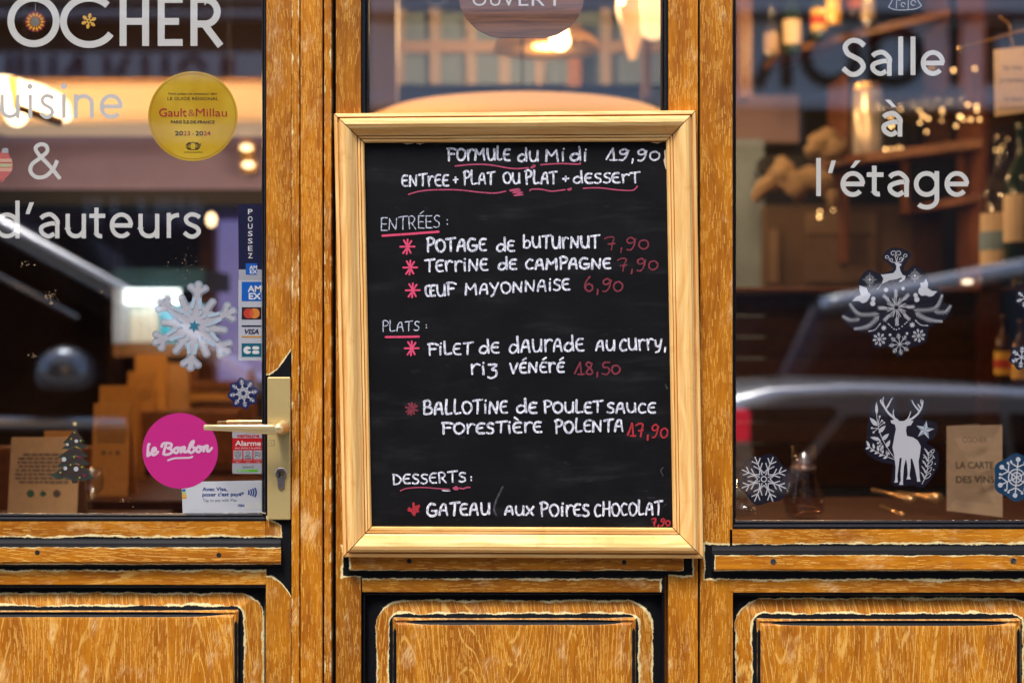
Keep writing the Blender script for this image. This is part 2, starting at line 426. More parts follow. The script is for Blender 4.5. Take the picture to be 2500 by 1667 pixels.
# ---- lower raised panel with its sunk black moulding
def raised_panel(parent, ox0, ox1, oy0, oy1, band, hole, ctr, streak_in, seed, tone=1.0, name='panel'):
    """o*: sunk opening; band = outer rounded rect; hole = inner rounded rect; ctr = raised centre (photo px)"""
    def paint(u, v):
        e = rrect(u, v, *band).max(rrect(u, v, *hole) * -1)
        cx0, cx1, cy0, cy1 = ctr
        inside = rrect(u, v, cx0, cx1, cy0, cy1, 3)
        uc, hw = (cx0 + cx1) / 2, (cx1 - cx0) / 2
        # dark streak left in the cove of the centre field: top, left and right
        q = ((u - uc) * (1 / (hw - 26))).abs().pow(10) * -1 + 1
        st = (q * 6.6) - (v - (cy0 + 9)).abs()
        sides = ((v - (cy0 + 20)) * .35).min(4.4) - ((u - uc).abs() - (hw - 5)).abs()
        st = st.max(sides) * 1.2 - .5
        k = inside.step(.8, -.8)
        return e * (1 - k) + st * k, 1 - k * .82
    mt = painted_oak(name + '_oak', 'v', seed, paint, tone=tone, fleck=.62, figure=1.0, patch=.9)
    mb = MB()
    cx0, cx1, cy0, cy1 = ctr
    rings = []
    for (a0, a1, b0, b1, y) in ((ox0, ox1, oy0, oy1, .021), (cx0 - 3, cx1 + 3, cy0 - 3, cy1 + 3, .010), (cx0, cx1, cy0, cy1, .0015), (cx0 + 4, cx1 - 4, cy0 + 4, cy1 - 4, -.0010),
                               (cx0 + 8, cx1 - 8, cy0 + 9, cy1 - 9, .0015), (cx0 + 13, cx1 - 13, cy0 + 16, cy1 - 16, -.0015), (cx0 + 20, cx1 - 20, cy0 + 22, cy1 - 22, -.002)):
        rings.append([at(a0, b0, y), at(a1, b0, y), at(a1, b1, y), at(a0, b1, y)])
    mb.loft(rings, caps=False)
    n = len(mb.v); mb.f.append((n - 4, n - 3, n - 2, n - 1))
    mb.build(name, mt, parent)
    # sunk moulding
    mk = black_paint('panel_moulding_paint_%d' % seed, seed, lambda u, v: ((u - ox0 - 7).abs().step(2.5, 0) * .45).max((v - oy0 - 5).abs().step(2.5, 0) * .28))
    w = 9
    prof = [(0, .03), (0, .001), (.25, .004), (.5, .003), (.8, .013), (1.0, .0215)]
    for (p0, p1, s0, s1) in (((ox0, oy0), (ox1, oy0), (1, 1), (-1, 1)), ((ox1, oy0), (ox1, oy1), (-1, 1), (-1, -1)), ((ox1, oy1), (ox0, oy1), (-1, -1), (1, -1)), ((ox0, oy1), (ox0, oy0), (1, -1), (1, 1))):
        mb = MB()
        for t, y in prof: mb.v += [at(p0[0] + s0[0] * w * t, p0[1] + s0[1] * w * t, y), at(p1[0] + s1[0] * w * t, p1[1] + s1[1] * w * t, y)]
        for i in range(len(prof) - 1): mb.f.append((2 * i, 2 * i + 1, 2 * i + 3, 2 * i + 2))
        mb.build('panel_moulding', mk, parent)

def drip(parent, x0, x1, ytop, yface0, yface1, ybot, mat, name='drip_moulding', endl=True, endr=True, cove=True):
    """moulded bar under the glass: black cove on top, flat oak face, undercut below; ends cut back in a curve"""
    prof = [(ytop, .0), (ytop + (yface0 - ytop) * .25, -.003), (ytop + (yface0 - ytop) * .6, -.006), (yface0 - 1.5, -.0145), (yface0, -.016), (yface1 - 1, -.016), (yface1, -.0150), (ybot, -.002), (ybot, .01)]
    mb = MB(); rings = []
    inset = (lambda y: 6 * (-y) / .016 if y < 0 else 0)
    for x, sgn, on in ((x0, 1, endl), (x1, -1, endr)):
        rings.append([at(x, py, y) for py, y in prof] + [at(x, ytop, .01)])
    mb.loft(rings)
    return mb.build(name, mat, parent, bevel=.0006)
m_screw = plain('screw_steel', (.45, .44, .42), .35, 1.0)
def screw_hole(px, py, parent, screw=False):
    y = -.0164
    mb = MB(); c = at(px, py, y); r = 5.8 * S
    if screw:
        mb.loft([[(c[0] + rr * math.cos(a * math.pi / 10), yy, c[2] + rr * math.sin(a * math.pi / 10)) for a in range(20)] for rr, yy in ((r * 1.25, y), (r * 1.2, y - .0005), (r * .95, y - .0005), (r * .85, y + .0001))], caps=False)
        mb.build('screw_rim', m_screw, parent)
    mb = MB(); mb.loft([[(c[0] + rr * math.cos(a * math.pi / 10), yy, c[2] + rr * math.sin(a * math.pi / 10)) for a in range(20)] for rr, yy in ((r, y - .0001), (r * .9, y - .0002), (r * .2, y - .00025))], caps=True)
    mb.build('screw_hole', m_hole, parent)
    if screw:
        mb = MB(); mb.layer = 1
        mb.ribbon([(px - 2.5, py - 2), (px + 2.5, py + 2)], 1.4, y - .0004); mb.ribbon([(px - 2.3, py + 2.3), (px + 2.3, py - 2.3)], 1.4, y - .0004)
        mb.build('screw_cross', m_screw, parent)

# ------------------------------------------------------------------ the door on the left
door = thing('oak_door', 'stripped oak shop door with a tall glass pane and brass handle, at the left edge', 'door', (X(100), 0, 0))
yt, yb = DT, 2500
def p_stile(u, v):
    top = (918 - v) * 1.0
    curve = v - (918 - ((u - 652).max(.0) * (1 / 60)).pow(1.7) * 66)
    low = (1402 + ((u - 652).max(.0) * (1 / 60)).pow(2.2) * 52) - v
    e = curve.min(low) * .8
    keep = (688 - u - (v - 1262).abs() * .0).min(1312 - v + (688 - u) * -.05).min(v - 1262 + (u - 655) * -.62)
    return e.min(keep * -1)
wood_strip('stile', 649, 711, yt - 40, yb, painted_oak('door_stile_oak', 'v', 1, p_stile, fleck=.6, patch=1.2, tone=.95, dark=.10), door)
wood_strip('stile', DL - 60, DL, yt - 40, yb, painted_oak('door_left_stile_oak', 'v', 2), door)
wood_strip('rail', DL + .5, 648.5, 1270.5, 1373, painted_oak('door_lock_rail_oak', 'h', 3, lambda u, v: v - 1312, fleck=.6, patch=1.1), door)
wood_strip('rail', DL + .5, 652, 1373.5, 1427, painted_oak('door_mid_rail_oak', 'h', 4, lambda u, v: (1389 - v).max((v - 1436)), fleck=.55, figure=.7, patch=.8), door, d0=.0002)
wood_strip('rail', DL + .5, 648.5, yt - 40, yt, painted_oak('door_top_rail_oak', 'h', 5), door)
wood_strip('rail', DL + .5, 648.5, 2330, yb, painted_oak('door_bottom_rail_oak', 'h', 6), door)
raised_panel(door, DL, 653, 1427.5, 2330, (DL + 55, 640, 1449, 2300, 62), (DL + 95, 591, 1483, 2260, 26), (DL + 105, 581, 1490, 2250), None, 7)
drip(door, DL - 20, 686, 1315, 1333, 1372, 1382, painted_oak('door_drip_oak', 'h', 8, lambda u, v: ((1331.5 - v).max(v - 1376)) * 1.8 - (u * 0), fleck=.35, figure=.9, patch=.5))
screw_hole(91, 1348, door); screw_hole(534, 1354, door)
pane(DL, 641, yt, 1254, door)
beads(DL + 12, 639, yt + 14, 1252, 12, 11, 19, door)

# brass handle set
m_brass = plain('satin_brass_plate', (.74, .56, .24), .34, .55, var=.04, scale=12)
m_brass2 = plain('satin_brass_lever', (.82, .63, .32), .28, .7)
m_cyl = plain('lock_nickel', (.42, .38, .40), .30, .9)
hp = MB().pbox(654.5, 710.5, 920, 1267, -.0085, .0).build('handle_plate', m_brass, door, bevel=.0022, seg=3)
mb = MB(); c = at(690, 1043, -.0085)
def yring(cx, cz, r, y, n=24): return [(cx + r * math.cos(2 * math.pi * j / n), y, cz + r * math.sin(2 * math.pi * j / n)) for j in range(n)]
mb.loft([yring(c[0], c[2], .0122, -.0085), yring(c[0], c[2], .0120, -.014), yring(c[0], c[2], .0105, -.022), yring(c[0] - .0005, c[2], .0095, -.036), yring(c[0] - .001, c[2], .0080, -.050), yring(c[0] - .001, c[2], .003, -.053)])
mb.build('lever_neck', m_brass2, hp, smooth=True)
def lever(name, y, pts, mat, parent, th=.010):
    mb = MB(); rings = []
    for px, pt, pb, dy in pts:
        a, b = at(px, pt, y + dy), at(px, pb, y + dy); zc, h = (a[2] + b[2]) / 2, (a[2] - b[2]) / 2; t = th * (.35 + .65 * min(1, h / .008))
        ring = []
        for k in range(16):
            an = 2 * math.pi * k / 16; cx_, sx_ = math.cos(an), math.sin(an)
            ring.append((a[0], y + dy + t / 2 * math.copysign(abs(cx_) ** .55, cx_), zc + h * math.copysign(abs(sx_) ** .55, sx_)))
        rings.append(ring)
    return mb.loft(rings).build(name, mat, parent, smooth=True)
lever('lever', -.050, [(498, 1038, 1049, .010), (500, 1036, 1050.5, .009), (540, 1036.5, 1052, .006), (590, 1036, 1055, .003), (640, 1036, 1059, 0), (668, 1036, 1061, .002), (676, 1038.5, 1060, .004), (680.5, 1044, 1055, .007), (681.5, 1048, 1051, .009)], m_brass2, hp)
lever('inner_lever', .072, [(553, 1026, 1033, 0), (556, 1025, 1034, 0), (600, 1025, 1035, 0), (650, 1025, 1037, 0), (700, 1025, 1037, 0)], m_brass2, hp)
mb = MB().pbox(668, 712, 924, 1262, .052, .060); mb.build('inner_plate', m_brass, hp, bevel=.001)
mb = MB(); cc = at(685.5, 1155, -.0095)
outl = arc(685.5, 1155, 13.8, 13.8, -52, 232, 22) + [(677, 1168)] + arc(685.5, 1183, 8.6, 8.6, 200, 340, 10) + [(694, 1168)]
a = [at(px, py, -.0085) for px, py in outl]; b = [at(px, py, -.0118) for px, py in outl]
e2 = [at(685.5 + (px - 685.5) * .93, 1168 + (py - 1168) * .96, -.0124) for px, py in outl]
cylo = mb.loft([a, b, e2]).build('lock_cylinder', m_cyl, hp)
mb = MB(); c = at(685.5, 1155, -.0126)
mb.loft([yring(c[0], c[2], .0064, -.0124), yring(c[0], c[2], .0062, -.0133), yring(c[0], c[2], .0058, -.0131)]); mb.build('lock_plug', plain('old_brass', (.16, .12, .07), .4, .8), hp, smooth=False)
mb = MB(); mb.pbox(683.3, 687.8, 1149, 1163, -.0137, -.0130); mb.build('keyhole', m_hole, hp)
mb = MB(); mb.layer = 1
for q in (7.0, 3.6):
    mb.ribbon([(663 + (3 if q < 5 else 0) - q, 1081 - q), (663 + (3 if q < 5 else 0) + q, 1081 - q), (663 + (3 if q < 5 else 0) + q, 1081 + q), (663 + (3 if q < 5 else 0) - q, 1081 + q), (663 + (3 if q < 5 else 0) - q, 1081 - q)], .9, -.0086)
mb.build('engraved_square', plain('engraving', (.32, .24, .10), .5, .5), hp)

# ------------------------------------------------------------------ the post between door and window: three oak strips on a black core
post = thing('door_post', 'oak door post of three upright strips with black grooves, right of the brass handle', 'door frame', (X(760), 0, 0))
MB().pbox(711.5, 819, yt - 100, 2519, .028, .09).build('core', m_hole, post)
for i, (a, b, d) in enumerate(((712.5, 731.5, -.004), (735.5, 788, -.009), (792, 809, -.003))):
    wood_strip('moulding_strip', a, b, yt - 100, 2519, painted_oak('post_oak_%d' % i, 'v', 20 + i, lambda u, v, a=a, b=b: ((u - a).min(b - u) * -1) * .9 - 5.5 if a < 720 or a > 790 else (u * 0 - 40), tone=1.04, fleck=.75, patch=1.0), post, d0=d, d1=.027, bevel=.0015)

# ------------------------------------------------------------------ middle window bay behind the board
bay = thing('shopfront_window', 'middle shop window in an oak frame, half covered by the framed menu board', 'window', (X(1257), 0, 0))
def p_midL(u, v): return ((u - 838).min(v - 1336).min(1404 - v))
wood_strip('stile', 820, 881.5, yt - 60, 2519, painted_oak('window_left_stile_oak', 'v', 30, p_midL, fleck=.45, patch=.35, tone=.86, dark=.12), bay)
wood_strip('stile', 1631.5, 1704, yt - 60, 2519, painted_oak('window_right_stile_oak', 'v', 31, lambda u, v: (1689 - u).min(v - 1330).min(1402 - v), fleck=.6, patch=.6), bay)
wood_strip('rail', 882, 1631, 1270, 1407, painted_oak('window_sill_rail_oak', 'h', 32, lambda u, v: v - 1300), bay)
wood_strip('rail', 884, 1623, 1407.3, 1445, painted_oak('window_mid_rail_oak', 'h', 33, lambda u, v: (1410 - v).max(u - 1618), fleck=.45, tone=.86, patch=.3, dark=.1), bay, d0=-.0004)
wood_strip('rail', 882, 1631, yt - 60, yt, painted_oak('window_top_rail_oak', 'h', 34), bay)
wood_strip('rail', 882, 1631, 2330, 2519, painted_oak('window_bottom_rail_oak', 'h', 35), bay)
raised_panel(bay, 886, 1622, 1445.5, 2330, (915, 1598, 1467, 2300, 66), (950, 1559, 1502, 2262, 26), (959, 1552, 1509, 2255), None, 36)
drip(bay, 851, 1669, 1318, 1340, 1389, 1396, painted_oak('window_drip_oak', 'h', 37, lambda u, v: ((1336 - v).max(v - 1391)).max((853 - u).max(u - 1667)) * 1.5, fleck=.4, tone=.82, patch=.3, dark=.12))
screw_hole(999, 1369, bay); screw_hole(1524, 1372, bay)
pane(900, 1614, yt, 1254, bay)
beads(902, 1612, yt + 14, 1252, 20, 19, 18, bay)

# ------------------------------------------------------------------ right window bay
bay2 = thing('shopfront_window', 'large right shop window in an oak frame, with white Salle lettering', 'window', (X(2150), 0, 0))
_loc[bay2.name] = (X(2150), 0, 0)
def p_rL(u, v): return (u - 1722).min(v - 1331).min(1410 - v)
wood_strip('stile', 1709.5, 1789.5, yt - 60, 2519, painted_oak('right_window_stile_oak', 'v', 40, p_rL, fleck=.7, patch=.5), bay2)
wood_strip('stile', 2600, 2680, yt - 60, 2519, painted_oak('right_window_far_stile_oak', 'v', 41), bay2)
wood_strip('rail', 1780, 2600, 1290.5, 1350, painted_oak('right_window_sill_oak', 'h', 42, lambda u, v: v - 1329, fleck=.9, patch=.9), bay2, d0=.0)
for n_ in (1,):
    pass
wood_strip('rail', 1780.5, 2599, 1350.3, 1446, painted_oak('right_window_mid_rail_oak', 'h', 43, lambda u, v: 1411 - v, fleck=.6, patch=.5), bay2, d0=-.0004)
wood_strip('rail', 1790, 2599.5, yt - 60, yt, painted_oak('right_window_top_rail_oak', 'h', 44), bay2)
wood_strip('rail', 1790, 2599.5, 2330, 2519, painted_oak('right_window_bottom_rail_oak', 'h', 45), bay2)
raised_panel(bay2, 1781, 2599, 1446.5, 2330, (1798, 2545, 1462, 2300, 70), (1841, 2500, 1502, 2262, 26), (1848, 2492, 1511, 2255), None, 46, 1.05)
drip(bay2, 1738, 2640, 1332, 1351, 1390, 1397, painted_oak('right_drip_oak', 'h', 47, lambda u, v: ((1350.5 - v).max(v - 1391)).max(1741 - u) * 2.0, fleck=.3, patch=1.0))
screw_hole(1888, 1370, bay2, True); screw_hole(2474, 1368, bay2, True)
pane(1790, 2600, yt, 1271, bay2)
beads(1797, 2590, yt + 14, 1269, 9, 10, 21, bay2)
MB().pbox(1704.3, 1709.2, yt - 60, 2519, .012, .06).build('joint_gap', m_hole, bay2)
# ------------------------------------------------------------------ the framed menu board
board = thing('menu_board', 'black chalk menu board in a wide pale pine frame hanging over the middle window', 'menu board', (X(1265), -.02, Z(820)))
def pine(name, axis, seed):
    m, nt, b = new_mat(name)
    u, v, w = coords(nt)
    a, l = (u + w * .6, v) if axis == 'v' else (v + w * .6, u)
    a = a + seed * 53.0; l = l + seed * 31.0
    aw = a + (noise(nt, a * .01, l * .0025, seed, 2) - .5) * 40
    n = noise(nt, aw * .12, l * .0035, seed, 3, .6)
    c = mix(nt, n.step(.32, .70), srgb(226, 168, 92), srgb(246, 206, 136))
    g = noise(nt, aw * .45, l * .004, seed + 2.0, 2, .5)
    c = mix(nt, g.step(.60, .70) * .28, c, srgb(176, 104, 36))
    blot = noise(nt, u * .012, v * .012, seed + 5.0, 4, .65)
    c = mix(nt, blot.step(.56, .74) * .45, c, srgb(204, 130, 46))
    spot = noise(nt, u * .10, v * .10, seed + 8.0, 1)
    c = mix(nt, spot.step(.80, .84) * .6, c, srgb(120, 66, 30))
    nt.links.new(c, b.inputs['Base Color']); b.inputs['Roughness'].default_value = .42; b.inputs['Specular IOR Level'].default_value = .4
    bump(nt, b, g, .2, .0006)
    return m
O = [(815, 277.5), (1698.5, 270), (1717.5, 1362.5), (837.5, 1359.5)]
I = [(889.5, 349), (1626, 345.5), (1642.5, 1287.5), (907.5, 1284.5)]
fprof = [(0, .002), (0, -.024), (.02, -.027), (.11, -.0285), (.135, -.0235), (.155, -.0235), (.18, -.0315), (.25, -.0365), (.36, -.0380), (.48, -.0355), (.60, -.0300), (.70, -.0245), (.755, -.0225), (.77, -.0180), (.785, -.0225), (.85, -.0228), (.865, -.0180), (.88, -.0215), (.95, -.0215), (.985, -.0190), (1, -.0170), (1, -.006)]
m_gap = 2.6
for i in range(4):
    j = (i + 1) % 4
    mt = pine('pine_%d' % i, 'h' if i % 2 == 0 else 'v', i + 1)
    rings = []
    for e, (a, b, sgn) in enumerate(((O[i], I[i], 1), (O[j], I[j], -1))):
        q, r = (O[j][0] - O[i][0], O[j][1] - O[i][1]); L_ = math.hypot(q, r)
        s = sgn * m_gap * .5
        rings.append([at(a[0] + (b[0] - a[0]) * t + q / L_ * s, a[1] + (b[1] - a[1]) * t + r / L_ * s, y) for t, y in fprof])
    mb = MB(); n = len(fprof); K = 8
    mb.loft([[tuple(rings[0][k][d] + (rings[1][k][d] - rings[0][k][d]) * f / K for d in range(3)) for k in range(n)] for f in range(K + 1)])
    mb.build('frame_rail', mt, board)
m, nt, b = new_mat('slate_black')
u, v, w = coords(nt)
n1 = noise(nt, u * .008, v * .008, 2.0, 4, .6); n2 = noise(nt, u * .06, v * .25, 5.0, 3, .7)
c = mix(nt, n1.step(.35, .75), srgb(9, 9, 11), srgb(17, 17, 20))
c = mix(nt, noise(nt, (u + v * .6) * .004, v * .022, 7.0, 4, .65).step(.50, .80) * .04, c, srgb(150, 152, 160))
c = mix(nt, (noise(nt, u * .02, v * .05, 9.0, 4, .7) + n2 * .2).step(.70, .90) * .12, c, srgb(120, 122, 130))
nt.links.new(c, b.inputs['Base Color']); b.inputs['Roughness'].default_value = .50; b.inputs['Specular IOR Level'].default_value = .18
bump(nt, b, n2, .12, .0004)
MB().poly([(886, 345), (1630, 341), (1646, 1291), (903, 1288)], -.0120, .006).build('slate', m, board)
YB = -.0123
def chalk(name, c, c2, th=.5):
    m, nt, b = new_mat(name)
    u, v, w = coords(nt)
    n = noise(nt, u * .22, v * .10, 1.0, 3, .7)
    f = noise(nt, u * .9, v * .35, 4.0, 2, .6)
    nt.links.new(mix(nt, (n * .65 + f * .35).step(th - .10, th + .14), c2, c), b.inputs['Base Color']); b.inputs['Roughness'].default_value = .75
    return m
ch_white = chalk('chalk_white', srgb(240, 241, 250), srgb(112, 116, 138), .47)
ch_thin = chalk('chalk_thin_blue_white', srgb(205, 212, 228), srgb(80, 88, 108), .46)
ch_pink = chalk('chalk_pink', srgb(214, 66, 106), srgb(150, 40, 74), .40)
ch_mauve = chalk('chalk_mauve', srgb(172, 66, 98), srgb(120, 42, 68), .42)
ch_dark = chalk('chalk_dark_red', srgb(132, 36, 56), srgb(62, 20, 32), .46)
ch_red = chalk('chalk_red', srgb(176, 28, 46), srgb(110, 18, 32), .45)

def el(cx, cy, rx, ry, a0=90, a1=450, n=12): return [(cx + rx * math.cos(R(a0 + (a1 - a0) * i / n)), cy + ry * math.sin(R(a0 + (a1 - a0) * i / n))) for i in range(n + 1)]
# hand letters: width, strokes in (x, y) with y up from the baseline, 1 = cap height; 's' marks smoothed strokes
H = {
 'F': (.72, [[(.12, 1.02), (.16, 0)], [(.0, .98), (.45, 1.0), (.78, .90)], [(.14, .52), (.62, .56)]]),
 'O': (.80, [('s', [(.42, .92), (.14, .78), (.06, .42), (.22, .06), (.52, .02), (.76, .32), (.74, .68), (.50, .90), (.34, .88)])]),
 'o': (.70, [('s', [(.36, .74), (.10, .60), (.06, .28), (.26, .02), (.54, .10), (.64, .42), (.50, .70), (.30, .74)])]),
 'r': (.62, [[(.10, .84), (.16, .0)], ('s', [(.14, .48), (.26, .76), (.44, .86), (.62, .78)])]),
 'M': (.98, [[(.06, .0), (.12, .92)], [(.12, .90), (.44, .46), (.80, .92)], [(.80, .92), (.88, .0)]]),
 'U': (.78, [('s', [(.06, .90), (.08, .40), (.22, .06), (.48, .04), (.64, .30), (.70, .88)]), [(.68, .90), (.72, .02)]]),
 'u': (.66, [('s', [(.06, .72), (.08, .30), (.24, .02), (.46, .08), (.58, .40), (.60, .74)]), [(.60, .74), (.64, .0)]]),
 'L': (.62, [('s', [(.10, 1.12), (.08, .40), (.14, .06), (.32, .04), (.60, .10)])]),
 'l': (.50, [('s', [(.14, 1.15), (.08, .55), (.10, .16), (.26, .04), (.46, .12)])]),
 'E': (.62, [('s', [(.58, .90), (.26, .90), (.08, .66), (.06, .30), (.22, .04), (.60, .04)]), [(.08, .48), (.50, .52)]]),
 'e': (.56, [('s', [(.50, .66), (.26, .70), (.08, .48), (.08, .20), (.26, .02), (.54, .06)]), [(.10, .36), (.46, .40)]]),
 'K': (.60, [[(.10, .98), (.10, .0)], [(.10, .98), (.60, .98)], [(.10, .52), (.52, .52)], [(.10, .02), (.62, .02)]]),
 'd': (.80, [('s', [(.62, .52), (.34, .62), (.08, .40), (.10, .10), (.36, .0), (.62, .22), (.68, .50)]), [(.66, 1.20), (.72, .02)]]),
 'I': (.26, [[(.12, .70), (.14, .0)]]),
 'i': (.30, [[(.12, .72), (.15, .0)], [(.16, 1.0), (.14, .94)]]),
 'N': (.86, [[(.08, .0), (.12, .90)], [(.12, .88), (.66, .06)], [(.66, .04), (.74, .94)]]),
 'T': (.74, [[(.0, .94), (.78, 1.04)], [(.38, .96), (.36, .0)]]),
 'P': (.64, [[(.12, 1.05), (.14, -.04)], ('s', [(.02, .98), (.30, 1.10), (.60, .92), (.52, .62), (.16, .50)])]),
 'A': (.76, [('s', [(.06, .0), (.14, .50), (.34, .88), (.56, .84)]), [(.54, .86), (.68, .0)], [(.14, .38), (.60, .42)]]),
 'S': (.60, [('s', [(.54, .86), (.28, .92), (.10, .72), (.24, .52), (.48, .40), (.52, .14), (.28, .0), (.04, .08)])]),
 'G': (.86, [('s', [(.66, .88), (.34, .96), (.08, .64), (.10, .18), (.40, .0), (.72, .12), (.76, .40)]), [(.42, .40), (.82, .42)]]),
 'B': (.82, [[(.08, 1.0), (.12, .0)], ('s', [(.0, .96), (.34, 1.06), (.58, .86), (.44, .60), (.16, .54)]), ('s', [(.16, .54), (.56, .52), (.76, .30), (.60, .04), (.12, .0)])]),
 'b': (.70, [[(.08, 1.06), (.10, .04)], ('s', [(.12, .46), (.36, .62), (.62, .44), (.56, .10), (.30, .0), (.10, .10)])]),
 'C': (.66, [('s', [(.58, .80), (.34, .88), (.10, .62), (.08, .26), (.28, .02), (.62, .10)])]),
 'Q': (.92, [('s', [(.46, .90), (.16, .78), (.06, .42), (.24, .04), (.50, .02)]), ('s', [(.90, .90), (.60, .88), (.50, .50), (.58, .06), (.92, .06)]), [(.52, .46), (.84, .50)]]),
 'Y': (.76, [[(.06, .88), (.36, .40)], ('s', [(.70, .92), (.44, .36), (.30, -.06), (.10, -.28)])]),
 'y': (.68, [('s', [(.06, .76), (.14, .34), (.34, .28), (.52, .48)]), ('s', [(.60, .84), (.50, .30), (.36, -.10), (.08, -.22)])]),
 'V': (.72, [[(.04, .90), (.32, .02)], [(.32, .02), (.68, .92)]]),
 'X': (.66, [[(.04, .86), (.62, .0)], ('s', [(.60, .84), (.36, .44), (.02, .0)])]),
 'H': (.80, [[(.10, 1.05), (.12, .0)], [(.68, 1.05), (.70, .0)], [(.12, .50), (.68, .54)]]),
 'R': (.72, [[(.08, .94), (.12, .0)], ('s', [(.04, .92), (.36, 1.0), (.58, .80), (.44, .52), (.16, .46)]), [(.30, .48), (.66, .0)]]),
 'Z': (.66, [('s', [(.06, .80), (.56, .78), (.30, .42), (.56, .30), (.54, -.10), (.26, -.28), (.04, -.18)])]),
 '1': (.62, [[(.0, .10), (.40, 1.0)], [(.40, 1.0), (.46, .14)], [(.22, .04), (.66, .06)]]),
 '2': (.6, [('s', [(.05, .8), (.3, 1), (.55, .75), (.1, .02), (.6, .04)])]),
 '5': (.58, [('s', [(.56, .94), (.18, .90), (.14, .56), (.44, .52), (.56, .26), (.36, .0), (.04, .06)])]),
 '6': (.62, [('s', [(.40, 1.06), (.12, .66), (.08, .24), (.30, .0), (.54, .16), (.50, .44), (.26, .52), (.10, .32)])]),
 '7': (.70, [('s', [(.0, .86), (.28, 1.0), (.56, .92), (.44, .50), (.36, .0)]), [(.20, .46), (.60, .52)]]),
 '8': (.60, [('s', [(.50, .86), (.24, .98), (.12, .74), (.46, .40), (.50, .12), (.26, .0), (.08, .20), (.40, .58), (.50, .86)])]),
 '9': (.62, [('s', [(.54, .72), (.34, .94), (.08, .76), (.16, .52), (.44, .58), (.56, .84), (.46, .30), (.26, .0), (.06, .02)])]),
 '0': (.68, [('s', [(.40, .70), (.12, .60), (.06, .26), (.26, .0), (.54, .14), (.60, .48), (.40, .70)])]),
 ',': (.32, [[(.16, .16), (.12, -.22)]]),
 ':': (.30, [[(.12, .58), (.13, .54)], [(.12, .20), (.13, .16)]]),
 '+': (.52, [[(.04, .38), (.48, .44)], [(.26, .62), (.24, .16)]]),
}
SHORT = {'I': 1}
def word(txt, x0, x1, b0, h, mat, w=4.6, b1=None, rnd=.03, acc=None, name='chalk_word', upright=False):
    w = w * 1.18; ws = [H[c][0] for c in txt]; gap = .10; tot = sum(ws) + gap * (len(txt) - 1); sx = (x1 - x0) / (tot * 1.0)
    mb = MB(); px = x0
    b1 = b0 if b1 is None else b1
    rg = random.Random(hash(txt) % 1000 if False else sum(map(ord, txt)) + int(x0))
    for i, ch in enumerate(txt):
        t = (px - x0) / (x1 - x0); base = b0 + (b1 - b0) * t + rg.uniform(-1, 1) * rnd * h
        hh = h * (1 + rg.uniform(-1, 1) * rnd); sh = rg.uniform(-.05, .05)
        for st in H[ch][1]:
            sm = st[0] == 's'; pts = st[1] if sm else st
            P = [(px + (x + sh * y) * sx + rg.uniform(-.012, .012) * h, base - y * hh + rg.uniform(-.012, .012) * h) for x, y in pts]
            P = spline(P, 5) if sm else [P[0], ((P[0][0] + P[-1][0]) / 2 + rg.uniform(-.02, .02) * h, (P[0][1] + P[-1][1]) / 2 + rg.uniform(-.02, .02) * h), P[-1]] if len(P) == 2 else P
            if len(P) == 3: P = spline(P, 3)
            k0 = rg.uniform(.85, 1.1); k1 = rg.uniform(.75, 1.05)
            W = [w * (k0 + (k1 - k0) * q / (len(P) - 1)) for q in range(len(P))]
            mb.ribbon(P, W, YB, taper=True)
        px += (H[ch][0] + gap) * sx
        if acc and i in acc:
            cx = px - (H[ch][0] * .5 + gap) * sx; s = 1 if acc[i] == "'" else -1
            mb.ribbon([(cx - s * 2, base - hh * 1.14), (cx + s * 7, base - hh * 1.36)], [w * .7, w * .9], YB, taper=True)
    return mb.build(name, mat, board)
def mark(pts, w, mat, name='underline'):
    return MB().ribbon(spline(pts, 5), w, YB, taper=True).build(name, mat, board)
A = lambda x, y: (850 + x * .38265, 330 + y * .38265)
B = lambda x, y: (850 + x * .38265, 750 + y * .38265)
def wa(txt, x0, x1, b, top, mat, w=4.6, b1=None, C=A, **k):
    p, q = C(x0, b), C(x1, b if b1 is None else b1)
    word(txt, p[0], q[0], p[1], (b - top) * .38265, mat, w, q[1], **k)
def star(C, cx, cy, r, mat, w=4.4, arms=((-.5, -.9, .45, .85), (.55, -.8, -.6, .9), (-1, .0, 1, -.02), (.02, -1, -.1, 1))):
    mb = MB()
    for a, b_, c_, d_ in arms:
        mb.ribbon(spline([C(cx + a * r, cy + b_ * r), C(cx + (a + c_) * .5 * r + 1, cy + (b_ + d_) * .5 * r), C(cx + c_ * r, cy + d_ * r)], 3), w, YB, taper=True)
    mb.build('asterisk', mat, board)
wa('FOrMUlE', 632, 1035, 162, 82, ch_white, 4.8); wa('dU', 1080, 1215, 168, 95, ch_white, 4.4); wa('Mi', 1258, 1385, 168, 88, ch_white, 4.6); wa('di', 1415, 1525, 165, 92, ch_white, 4.6)
wa('19,90', 1648, 1992, 162, 85, ch_white, 4.0)
for p in ([(683, 198), (790, 188), (900, 190), (1050, 214), (1150, 209)], [(1228, 190), (1350, 182), (1470, 186), (1478, 176)]): mark([A(*q) for q in p], 3.6, ch_mauve)
mark([A(1165, 210), A(1185, 192), A(1192, 200), A(1170, 212)], 3, ch_mauve)
wa('ENTrEE', 342, 642, 326, 250, ch_white, 4.4); wa('+', 668, 706, 318, 240, ch_white, 4); wa('PLAT', 735, 935, 314, 236, ch_white, 4.4); wa('OU', 988, 1100, 308, 236, ch_white, 4.4)
wa('PLAT', 1130, 1335, 312, 234, ch_white, 4.4); wa('+', 1366, 1410, 306, 236, ch_white, 4); wa('dESSErT', 1435, 1862, 306, 240, ch_white, 4.4)
